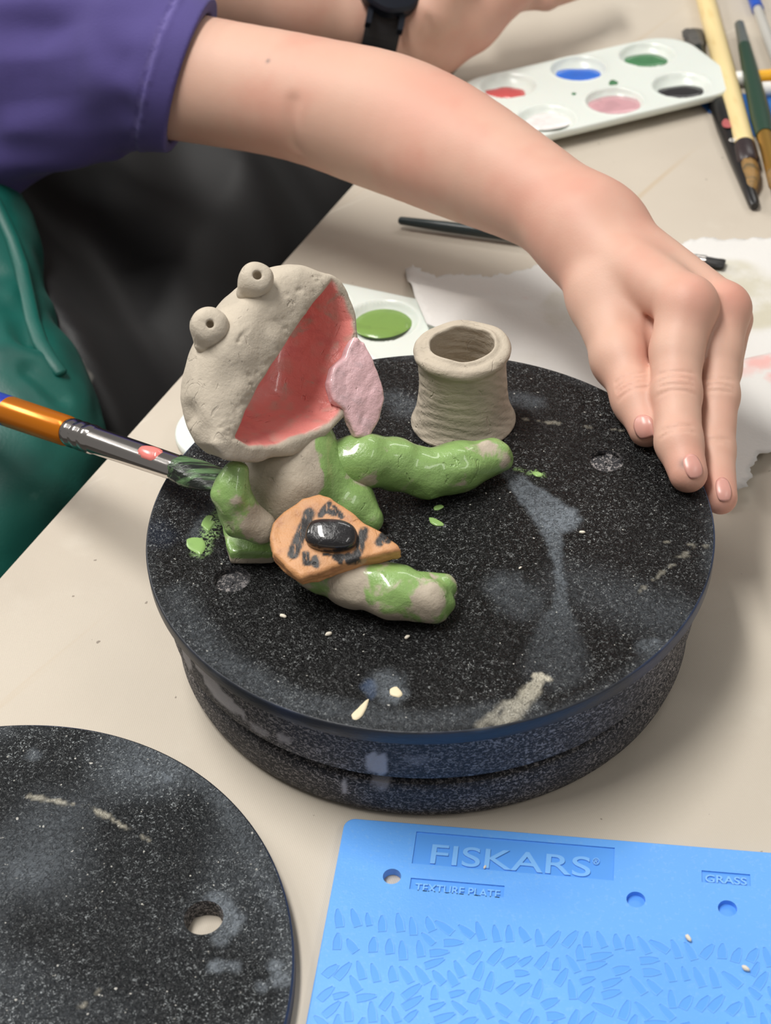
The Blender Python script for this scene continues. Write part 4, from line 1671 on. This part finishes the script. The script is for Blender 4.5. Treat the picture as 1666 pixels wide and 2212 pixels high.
def foot_sdf(P):
    d = slab(P, fo, np.array([1., 0, 0]), np.array([0, 1., 0]), np.array([0, 0, 1.]), foot_poly, .0003, .0072, .0016)
    d = smin(d, cap(P, Z(520, 1130, .008), Z(560, 1150, .008), .006), .006)
    return d + .0004 * noise(P, 130, 31)


V, Q = surface(foot_sdf, fo - .035, fo + .035, .0008)
link('foot', quad_mesh('foot', V, Q, {'green': .6 - .4 * sstep(-.001, -.006, V[:, 2] - .0065)}), MAT_GREEN, frog)['label'] = 'flat green foot slab'

# banjo
g1, g2, g3 = Z(665, 1240, .0245), Z(690, 1075, .0345), Z(870, 1200, .0260)
gn = unit(np.cross(g3 - g1, g2 - g1))
if gn @ cf > 0: gn = -gn
gx = unit(g3 - g1); gy = np.cross(gn, gx)


def gq(px, py):
    q = on_plane(px, py, g1, gn) - g1
    return np.array([q @ gx, q @ gy])


bj = np.array([gq(*p) for p in ((655, 1076), (690, 1066), (716, 1074), (744, 1092), (790, 1128), (828, 1148), (860, 1174), (868, 1187), (800, 1202), (737, 1219), (690, 1237), (652, 1246), (618, 1222), (590, 1195), (582, 1160), (590, 1128), (612, 1102))])


def banjo_sdf(P):
    q = P - g1
    d = slab(P, g1, gx, gy, gn, bj, -.0075, .0, .0016)
    return d + .0006 * noise(P, 90, 41) + .0003 * noise(P, 260, 42) + .0004 * noise(np.stack([q @ gx, q @ gy, (q @ gn) * 4], 1), 260, 44) * sstep(-.001, -.002, q @ gn)


gc = g1 + gx * .008 + gy * .012
V, Q = surface(banjo_sdf, gc - .045, gc + .045, .0007)
q = V - g1
G2 = np.stack([q @ gx, q @ gy, 0 * (q @ gx)], 1)
blk = np.zeros(len(V))
for (x0, y0, x1, y1, wd) in ((668, 1108, 634, 1196, 11), (712, 1088, 694, 1110, 7), (722, 1094, 738, 1116, 5), (706, 1104, 728, 1108, 7), (786, 1146, 770, 1206, 9), (832, 1148, 820, 1172, 8), (846, 1160, 838, 1170, 5),
                             (660, 1196, 664, 1216, 7), (682, 1206, 684, 1220, 7), (726, 1204, 752, 1204, 9), (702, 1198, 712, 1200, 4), (626, 1196, 628, 1200, 4), (735, 1214, 770, 1208, 4)):
    a = np.append(gq(x0, y0), 0); b = np.append(gq(x1, y1), 0)
    blk = np.maximum(blk, 1 - sstep(wd * .00016, wd * .00025, segdist(G2, a, b) + .0004 * noise(V, 500, 3)))
blk *= sstep(-.004, -.002, q @ gn)
banjo = link('banjo', quad_mesh('banjo', V, Q, {'black': blk}), MAT_BANJO, frog)
banjo['label'] = 'orange clay banjo with black strokes'
bc = np.mean([gq(662, 1160), gq(770, 1162)], 0)
bl0 = g1 + gx * gq(668, 1158)[0] + gy * gq(668, 1158)[1]
bl1 = g1 + gx * gq(764, 1166)[0] + gy * gq(764, 1166)[1]


def block_sdf(P):
    gg = unit(bl1 - bl0); s_ = np.cross(gn, gg)
    q = P - (bl0 + bl1) / 2 - gn * .0022
    Lh = np.linalg.norm(bl1 - bl0) / 2
    q = np.stack([q @ gg, q @ s_, q @ gn], 1)
    k0 = (np.abs(q / [Lh * 1.18, .0064, .0040]) ** 2.6).sum(1) ** (1 / 2.6)
    d = (k0 - 1) * .0042
    return d + .0004 * noise(P, 150, 51)


V, Q = surface(block_sdf, (bl0 + bl1) / 2 - .018, (bl0 + bl1) / 2 + .018, .0006)
link('sound_block', quad_mesh('sound_block', V, Q), MAT_BLOCK, banjo)['label'] = 'glossy black raised block'

# ------------------------------------------------------------------ crumbs
def crumb(px, py, z, r, label, seed, group=None):
    c = Z(px, py, z)
    rng = random.Random(seed)
    bm = bmesh.new()
    bmesh.ops.create_icosphere(bm, subdivisions=2, radius=r)
    a = rng.uniform(0, 3.1)
    for v in bm.verts:
        w = 1 + rng.uniform(-.15, .15)
        x, y = v.co.x * 1.5 * w, v.co.y * .8 * w
        v.co = Vector((x * math.cos(a) - y * math.sin(a) + c[0], x * math.sin(a) + y * math.cos(a) + c[1], v.co.z * .7 * w + z + r * .62))
    me = bpy.data.meshes.new('clay_crumb')
    bm.to_mesh(me); bm.free()
    me.polygons.foreach_set('use_smooth', [True] * len(me.polygons))
    tag(link('clay_crumb', me, MAT_CRUMB), label, 'crumb', group)


G = 'dry clay crumbs'
for i, (x, y, z, r, lb) in enumerate((
        (612, 1333, 0, .00100, 'pale clay crumb on the black disc, below and left of the banjo'),
        (710, 1372, 0, .00105, 'pale clay crumb on the black disc, straight below the banjo'),
        (1258, 1152, 0, .00090, 'cream crumb on the black disc beside the grey smear'),
        (880, 1378, 0, .00085, 'small pale crumb on the black disc below the near leg'),
        (1124, 1228, 0, .00055, 'tiny pale crumb in the middle of the black disc'),
        (1487, 2028, PZ + .0002, .00105, 'pale clay shaving on the blue plate near the right hole'),
        (1611, 2094, PZ + .0002, .00110, 'pale clay shaving on the blue plate at the right frame edge'),
        (1048, 1874, PZ - .0003, .00060, 'tiny crumb on the blue plate below the large lettering'))):
    crumb(x, y, z, r, lb, i, G)

# ------------------------------------------------------------------ person reaching over the table
arm_pts = [D(-120, 95, .955), D(60, 125, .93), D(300, 152, .90), D(450, 177, .88), D(650, 214, .855), D(850, 270, .83), D(1000, 338, .80), D(1150, 416, .77), D(1262, 490, .748)]
arm_r = [.045, .040, .0340, .0328, .0318, .0338, .0300, .0238, .0200]


def spline(pts, rs, k=5):
    P = np.array(pts); R = np.array(rs)
    P = np.vstack([2 * P[0] - P[1], P, 2 * P[-1] - P[-2]]); R = np.concatenate([[R[0]], R, [R[-1]]])
    po, ro = [], []
    for i in range(1, len(P) - 2):
        for j in range(k):
            t = j / k
            h = lambda A: .5 * (2 * A[i] + (A[i + 1] - A[i - 1]) * t + (2 * A[i - 1] - 5 * A[i] + 4 * A[i + 1] - A[i + 2]) * t * t + (3 * A[i] - A[i - 1] - 3 * A[i + 1] + A[i + 2]) * t ** 3)
            po.append(h(P)); ro.append(h(R))
    return po + [P[-2]], ro + [R[-2]]


arm_pts, arm_r = spline(arm_pts, arm_r, 4)
TH = [D(1300, 640, .726), D(1342, 775, .704), D(1376, 862, .688), Z(1398, 926, .0078)]
TR = [.0150, .0122, .0100, .0078]
IX = [D(1484, 660, .690), D(1462, 760, .684), D(1461, 852, .675), D(1467, 955, .662), Z(1487, 1022, .0078)]
IR = [.0132, .0112, .0103, .0095, .0076]
MD = [D(1562, 668, .704), D(1553, 760, .696), D(1550, 855, .688), D(1543, 975, .676), Z(1558, 1075, -.0050)]
MR = [.0122, .0098, .0090, .0084, .0068]
RG = [D(1578, 690, .718), D(1562, 800, .712), D(1545, 900, .706), D(1535, 960, .704)]
RR = [.0100, .0082, .0080, .0070]
PK = [D(1548, 690, .734), D(1526, 790, .728), D(1512, 860, .722), D(1508, 905, .718)]
PR = [.0095, .0078, .0074, .0065]
wr = arm_pts[-1]
camdir = -cf
dorsal = unit(camdir * .8 + np.array([.35, .1, .45]))
crz = []
for jt, r, ax_, offs in ((IX[2], IR[2], unit(IX[3] - IX[1]), (-.0042, -.0012, .0022, .0048)), (MD[2], MR[2], unit(MD[3] - MD[1]), (-.003, .0, .0028)), (TH[2], TR[2], unit(TH[3] - TH[1]), (-.0045, -.002, .001, .0035)),
                         (IX[3], IR[3], unit(IX[4] - IX[2]), (-.0006, .0012)), (MD[3], MR[3], unit(MD[4] - MD[2]), (0.0, .0014))):
    cd = unit(CAM - jt); cd = unit(cd - ax_ * (cd @ ax_))
    sd = np.cross(ax_, cd)
    for i, o_ in enumerate(offs): crz.append((jt, ax_, cd, sd, r, o_, (.0010 if i % 2 else -.0012)))


def arm_sdf(P):
    return chain(P, arm_pts, arm_r, .006)


def hand_sdf(P):
    d = cap(P, D(1275, 520, .742), IX[0], .0165, .0128)
    d = smin(d, cap(P, D(1296, 486, .748), MD[0], .0160, .0118), .008)
    d = smin(d, cap(P, D(1290, 500, .760), RG[0], .0140, .0098), .008)
    d = smin(d, cap(P, D(1280, 520, .768), PK[0], .0130, .0092), .008)
    d = smin(d, cap(P, D(1400, 640, .730), D(1470, 680, .712), .0150, .0120), .010)
    d = smin(d, cap(P, D(1265, 540, .748), TH[0], .0170, .0150), .012)
    th = chain(P, TH, TR, .006)
    th = smin(th, np.linalg.norm(P - TH[1], axis=1) - .0122, .004)
    web = cap(P, D(1330, 660, .722), D(1425, 672, .712), .0105, .0090)
    d = smin(d, web, .010)
    d = smin(d, cap(P, D(1380, 690, .722), D(1470, 770, .712), .0105, .0095), .006)
    d = smin(d, cap(P, D(1352, 705, .716), D(1420, 735, .710), .0095, .0085), .008)
    d = smin(d, th, .007)
    for pts, rs, k in ((IX, IR, .0035), (MD, MR, .0035), (RG, RR, .003), (PK, PR, .003)):
        f = chain(P, pts, rs, k)
        d = smin(d, f, .0026)
    for c, r, a in ((IX[0] + camdir * .003, .0102, .006), (MD[0] + camdir * .002, .0095, .006), (IX[2], .0102, .002), (MD[2], .0092, .002)):
        d = smin(d, np.linalg.norm(P - c, axis=1) - r, a)
    return d


elb0, elb1 = hit(634, 222, arm_sdf, .7, .95), hit(642, 322, arm_sdf, .7, .95)


def body_sdf(P):
    d = smin(arm_sdf(P), hand_sdf(P), .020)
    d = smin(d, cap(P, D(1290, 470, .745), D(1330, 482, .745), .0095), .014)      # wrist bone
    for a, b, w, dp in ((D(1402, 655, .704), D(1412, 770, .694), .0022, .0020), (D(1378, 672, .706), D(1386, 730, .700), .0010, .0008), (elb0, elb1, .0045, .0014), (D(1520, 700, .684), D(1516, 760, .682), .002, .0008)):
        d = d + dp * np.exp(-(segdist(P, a, b) / w) ** 2)
    near = (P[:, 0] > .085)
    if near.any():
        e = np.zeros(len(P))
        Pn = P[near]
        en = np.zeros(len(Pn))
        for jt, ax_, cd, sd, r, o_, cv in crz:
            q = Pn - jt
            lat = (q @ sd) / r
            s_ = q @ ax_ - o_ - cv * lat * lat
            m_ = np.exp(-(s_ / .00075) ** 2) * sstep(.15, .5, (q @ cd) / r) * (1 - sstep(.55, .95, np.abs(lat))) * (np.linalg.norm(q, axis=1) < r * 1.5)
            en = np.maximum(en, .00055 * m_)
        e[near] = en
        d = d + e
    return d + .0006 * noise(P, 28, 61)


allp = np.array(arm_pts + TH + IX + MD + RG + PK)
lo = allp.min(0) - .045; hi = allp.max(0) + .045
lo[0] = max(lo[0], -.33)
V, Q = surface(body_sdf, lo, hi, .00115)
bl = np.zeros(len(V))
for c, r, s in ((D(1500, 640, .680), .013, .55), (D(1580, 645, .694), .012, .6), (IX[4], .012, .55), (MD[4], .012, .65), (TH[3], .011, .45), (D(940, 200, .78), .035, .5), (D(1250, 420, .735), .03, .35), (D(1110, 430, .75), .03, .25),
                (D(1605, 690, .71), .009, .5), (D(700, 150, .83), .03, .2), (D(1430, 700, .70), .014, .25), (D(1405, 760, .69), .009, .4)):
    bl = np.maximum(bl, s * np.exp(-(np.linalg.norm(V - c, axis=1) / r) ** 2))
sm = .7 * np.exp(-(np.linalg.norm(V - hit(1478, 1002, body_sdf, .6, .75), axis=1) / .0022) ** 2)
sm = np.maximum(sm, .8 * np.exp(-(np.linalg.norm(V - hit(579, 131, arm_sdf, .7, .95), axis=1) / .0012) ** 2))
person = link('person', quad_mesh('person', V, Q, {'blush': bl, 'smudge': sm}), MAT_SKIN)
tag(person, 'person in purple t-shirt and green apron reaching across to press the disc', 'person')


def nail(ctr_px, up_px, fn, wd, ln, lab):
    """curved nail plate lying on the finger: centre and a point towards the knuckle, both in the picture"""
    c = hit(*ctr_px, fn, .55, .8)
    k = hit(*up_px, fn, .55, .8)
    e = 3e-4
    g = np.array([(fn((c + np.eye(3)[i] * e)[None]) - fn((c - np.eye(3)[i] * e)[None]))[0] for i in range(3)])
    nn = unit(g)
    t = k - c
    t = unit(t - nn * (t @ nn))
    s = np.cross(t, nn)
    V = []; Fc = []
    nu, nv = 9, 9
    for i in range(nu):
        for j in range(nv):
            u_ = i / (nu - 1) * 2 - 1; v_ = j / (nv - 1) * 2 - 1
            hw = wd * (1 - .30 * abs(u_) ** 3)
            p = c + t * (u_ * ln * (1 - .22 * v_ * v_ * (1 if u_ > 0 else .6))) + s * (v_ * hw)
            for _ in range(3):
                f0 = fn(p[None])[0]
                gg = np.array([(fn((p + np.eye(3)[q] * e)[None])[0] - f0) / e for q in range(3)])
                p = p - gg * f0 / max(gg @ gg, .2)
            V.append(p + nn * (.00018 + .00022 * (1 - v_ * v_)))
    for i in range(nu - 1):
        for j in range(nv - 1): Fc.append((i * nv + j, i * nv + j + 1, (i + 1) * nv + j + 1, (i + 1) * nv + j))
    me = mesh_from('fingernail', V, Fc)
    fix_normals(me)
    o = link('fingernail', me, MAT_NAIL, person)
    md = o.modifiers.new('thickness', 'SOLIDIFY'); md.thickness = .0005; md.offset = 0
    o['label'] = lab


nail((1390, 922), (1383, 895), body_sdf, .0044, .0060, 'pink thumbnail')
nail((1498, 1008), (1488, 985), body_sdf, .0040, .0058, 'pink index fingernail')
nail((1564, 1058), (1558, 1030), body_sdf, .0036, .0062, 'pink middle fingernail')

# t-shirt: sleeve cut at the hem, body of the shirt to the left
hem_c = D(412, 165, .884)
hem_n = unit(D(500, 195, .872) - D(330, 150, .898) + np.array([0.0, 0.0, 0.0]))
hem_n = unit(CR * .94 - CU * .33 + cf * .05)


def shirt_sdf(P):
    d = chain(P, [D(470, 174, .878), D(380, 154, .887), D(280, 130, .90), D(100, 105, .925), D(-150, 60, .95)], [.0358, .0362, .0388, .0520, .0900], .03)
    d = smin(d, chain(P, [D(330, 200, .895), D(150, 258, .91), D(-20, 330, .93)], [.012, .020, .025], .02), .02)
    d = smin(d, cap(P, D(236, 285, .91), D(244, 318, .915), .006), .008)
    h = (P - hem_c) @ hem_n
    rad = np.linalg.norm((P - hem_c) - h[:, None] * hem_n, axis=1)
    h2 = h - .004 * np.cos(rad * 30)
    d = d + .0016 * noise(P @ np.stack([hem_n * .25, CR * 0 + np.cross(hem_n, CU), CU]).T, 60, 71) * sstep(-.012, -.05, h) * 2.2
    d = d + .0045 * noise(P, 26, 72) * sstep(-.02, -.06, h)
    d = d + .0008 * np.exp(-((h2 + .0185) / .0011) ** 2) - .0005 * np.exp(-((h2 + .0155) / .0016) ** 2) * (1 + .8 * noise(P, 260, 3))
    for a, b, w, dp in ((D(30, 120, .84), D(40, 330, .87), .016, .006), (D(60, 340, .88), D(260, 250, .86), .010, .005), (D(150, 30, .85), D(260, 130, .85), .012, .003), (D(60, 30, .84), D(160, 200, .85), .012, .003)):
        d = d + dp * np.exp(-(segdist(P, a, b) / w) ** 2)
    d = smax(d, h, .0015)
    inner = smax(arm_sdf(P) - .0012, -(h + .030), .004)
    d = smax(d, -inner, .001)
    return d


lo = D(100, 180, .9) - np.array([.16, .14, .12]); hi = D(460, 180, .88) + np.array([.04, .12, .10])
V, Q = surface(shirt_sdf, lo, hi, .0014)
h = (V - hem_c) @ hem_n
seam = np.exp(-((h + .0170) / .0022) ** 2)
shirt = link('t_shirt', quad_mesh('t_shirt', V, Q, {'seam': seam}), MAT_SHIRT, person)
shirt['label'] = 'purple t-shirt sleeve with stitched hem'

edge3 = np.array([E0[0], E0[1], 0]); pn3 = np.array([p2[0], p2[1], 0])


def apron_sdf(P):
    d = chain(P, [D(-150, 250, .95), D(-70, 520, .93), D(-20, 700, .91)], [.040, .034, .038], .03)
    d = smin(d, chain(P, [D(-10, 820, .885), D(60, 920, .865), D(20, 1080, .84), D(-120, 1250, .82)], [.034, .030, .036, .045], .03), .03)
    d = smin(d, cap(P, D(80, 800, .88), D(100, 1000, .87), .020), .02)
    d = smin(d, cap(P, D(60, 1100, .90), D(190, 1060, .93), .022), .03)
    d = smin(d, cap(P, D(20, 980, .86), D(20, 980, .86) + np.array([-.03, 0, -.16]), .050, .060), .03)
    d = d + .0065 * noise(P @ np.stack([unit(e2[0] * np.array([1, 0, 0]) + e2[1] * np.array([0, 1, 0])), pn3, np.array([0, 0, .45])]).T, 20, 81)
    d = d + .0012 * noise(P, 70, 82)
    for a, b, w, dp in ((D(35, 560, .86), D(60, 740, .85), .008, .006), (D(70, 800, .83), D(130, 850, .83), .006, .005)):
        d = d + dp * np.exp(-(segdist(P, a, b) / w) ** 2)
    return smax(d, (P - edge3) @ pn3 + .003, .004)


c_ = D(40, 800, .88)
V, Q = surface(apron_sdf, D(-60, 300, .93) * [1, 0, 0] + [-.10, c_[1] - .16, -.22], [D(250, 900, .86)[0] + .02, c_[1] + .32, .09], .0018)
apron = link('apron', quad_mesh('apron', V, Q, {}), MAT_APRON, person)
apron['label'] = 'dark green paint-stained apron'
cord = []
for x, y in ((-30, 400), (0, 462), (30, 520), (52, 570), (58, 640), (66, 700), (84, 745), (108, 782), (131, 806)):
    p = hit(x, y, apron_sdf, .6, 1.05)
    cord.append(p + (CAM - p) / np.linalg.norm(CAM - p) * .0022)
cs = np.array(cord)
for _ in range(2): cs[1:-1] = (cs[:-2] + 2 * cs[1:-1] + cs[2:]) / 4
st = [(c, .0042) for c in cs]
st[-1] = (st[-1][0], .0040)
st += [(cs[-1] + (cs[-1] - cs[-2]) * .10, .0030), (cs[-1] + (cs[-1] - cs[-2]) * .14, .0012)]
tube('apron_tie', st, MAT_APRON, person, flat=[(1, .6)] * len(st), n=16)['label'] = 'green apron tie hanging at the front'

# ------------------------------------------------------------------ second person, behind
f1 = [D(120, -150, 1.02), D(420, -60, 1.03), D(640, 0, 1.04), D(800, 36, 1.045)]
fr_ = [.044, .039, .032, .0255]
hp = [D(880, 60, 1.045), D(950, 78, 1.045), D(1040, 20, 1.035), D(1130, -40, 1.03)]


def second_sdf(P):
    d = chain(P, f1 + [D(880, 60, 1.045)], fr_ + [.0255], .01)
    d = smin(d, chain(P, [D(890, 62, 1.045), D(945, 108, 1.05)], [.0245, .0175], .01), .012)
    d = smin(d, chain(P, [D(900, 60, 1.045), D(1000, 30, 1.045), D(1090, -30, 1.05)], [.0250, .0250, .0200], .01), .012)
    for (x0, y0, x1, y1, x2, y2) in ((1080, -10, 1180, -6, 1260, -30), (1070, -50, 1200, -70, 1290, -80), (1040, -80, 1190, -120, 1280, -130)):
        d = smin(d, chain(P, [D(x0, y0, 1.06), D(x1, y1, 1.07), D(x2, y2, 1.09)], [.011, .0085, .0075], .004), .008)
    d = smin(d, chain(P, [D(940, 20, 1.02), D(980, -60, 1.01), D(1030, -140, 1.03)], [.016, .012, .009], .006), .012)
    d = d + .0010 * np.exp(-(segdist(P, D(925, 40, 1.01), D(930, 90, 1.015)) / .003) ** 2)
    return smax(d, -(P[:, 2] - T - .0006), .003) + .0006 * noise(P, 28, 91)


allp = np.array(f1 + hp + [D(1280, -140, 1.09)])
V, Q = surface(second_sdf, allp.min(0) - .06, allp.max(0) + .05, .0018)
person2 = link('person', quad_mesh('person', V, Q, {'blush': .25 * np.exp(-(np.linalg.norm(V - D(1120, 0, 1.03), axis=1) / .04) ** 2), 'smudge': np.zeros(len(V))}), MAT_SKIN)
tag(person2, 'second person in black apron, forearm with dark watch resting behind the reaching arm', 'person')

# black apron across the lap, folds running down from the waist
NX, NY = 110, 120
Vb = []
for j in range(NY):
    for i in range(NX):
        s = 0.03 + 0.87 * i / (NX - 1)          # along the table's edge
        t = -0.40 + 0.405 * j / (NY - 1)        # across, 0 at the table's edge
        xy = E0 + e2 * s + p2 * t
        z = T - 0.045 - 0.10 * sstep(-.10, .02, t) + .10 * sstep(-.05, -.35, t)
        Vb.append((xy[0], xy[1], z))
Vb = np.array(Vb)
sv = (Vb[:, :2] - E0) @ e2; tv = (Vb[:, :2] - E0) @ p2
w = sv + .35 * tv
Vb[:, 2] += .018 * np.sin(w * 26 + 2.2 * np.sin(tv * 9)) + .008 * np.sin(w * 57 + tv * 22) + .006 * noise(np.stack([sv, tv * .5, 0 * sv], 1), 22, 95)
Vb[:, 2] -= .06 * np.exp(-((sv - .205 + .45 * (tv + .16)) / .016) ** 2)
Fb = [(j * NX + i, j * NX + i + 1, (j + 1) * NX + i + 1, (j + 1) * NX + i) for j in range(NY - 1) for i in range(NX - 1)]
me = mesh_from('apron', Vb, Fb)
fix_normals(me)
ap2 = link('apron', me, MAT_BLACK_APRON, person2)
md = ap2.modifiers.new('thickness', 'SOLIDIFY'); md.thickness = .002; md.offset = -1
ap2['label'] = 'black apron with pale clay specks'

# watch
wa = unit(f1[3] - f1[2])
wc0 = D(828, 40, 1.045)
wn = unit(-cf * .8 + np.array([0, 0, .55]))
wn = unit(wn - wa * (wn @ wa))
ws = np.cross(wn, wa)
watch = empty('wristwatch', wc0)
tag(watch, 'dark rugged wristwatch with black strap on the second person\'s wrist', 'watch')


def ringmesh(name, prof, mat, c, ax, sx_, sy_, n=64, shape=0.0):
    V = []; Fc = []
    for k, (r, z) in enumerate(prof):
        for i in range(n):
            a = 2 * math.pi * i / n
            w = 1 + shape * math.cos(8 * a)
            V.append(c + (sx_ * math.cos(a) + sy_ * math.sin(a)) * r * w + ax * z)
        if k:
            for i in range(n):
                j = (i + 1) % n
                Fc.append(((k - 1) * n + i, (k - 1) * n + j, k * n + j, k * n + i))
    Fc.append(tuple((len(prof) - 1) * n + i for i in range(n)))
    me = mesh_from(name, V, Fc)
    fix_normals(me)
    me.set_sharp_from_angle(angle=math.radians(40))
    return link(name, me, mat, watch)


fc = wc0 + wn * .0315
ringmesh('case', [(.018, -.004), (.0215, -.001), (.0218, .006), (.020, .008), (.0185, .0082)], MAT_WATCH, fc, wn, wa, ws, shape=.015)
ringmesh('face', [(.0183, .0075), (.0175, .0080), (.001, .0082)], MAT_GLASS, fc, wn, wa, ws)
VV = []; FF = []
for k in range(49):
    a = 2 * math.pi * k / 48
    cdir = wn * math.cos(a) + ws * math.sin(a)
    c = wc0 + cdir * .0290
    for (dx, dr) in ((-.0115, 0), (.0115, 0), (.0115, .0028), (-.0115, .0028)):
        VV.append(c + wa * dx + cdir * dr)
for k in range(48):
    for i in range(4):
        j = (i + 1) % 4
        FF.append((k * 4 + i, k * 4 + j, (k + 1) * 4 + j, (k + 1) * 4 + i))
me = mesh_from('strap', VV, FF, False)
fix_normals(me)
link('strap', me, MAT_STRAP, watch)
for sgn in (1, -1):
    lc = fc + ws * .0225 * sgn - wn * .001
    for dx in (-.0105, .0105):
        c = lc + wa * dx
        VV = []
        for a_, b_, d_ in ((-1, -1, -1), (1, -1, -1), (1, 1, -1), (-1, 1, -1), (-1, -1, 1), (1, -1, 1), (1, 1, 1), (-1, 1, 1)):
            VV.append(c + wa * a_ * .0018 + ws * b_ * .006 + wn * (d_ * .0028 - (.002 * b_ * sgn if b_ * sgn > 0 else 0)))
        me = mesh_from('lug', VV, [(0, 3, 2, 1), (4, 5, 6, 7), (0, 1, 5, 4), (1, 2, 6, 5), (2, 3, 7, 6), (3, 0, 4, 7)], False)
        fix_normals(me)
        link('lug', me, MAT_WATCH, watch)
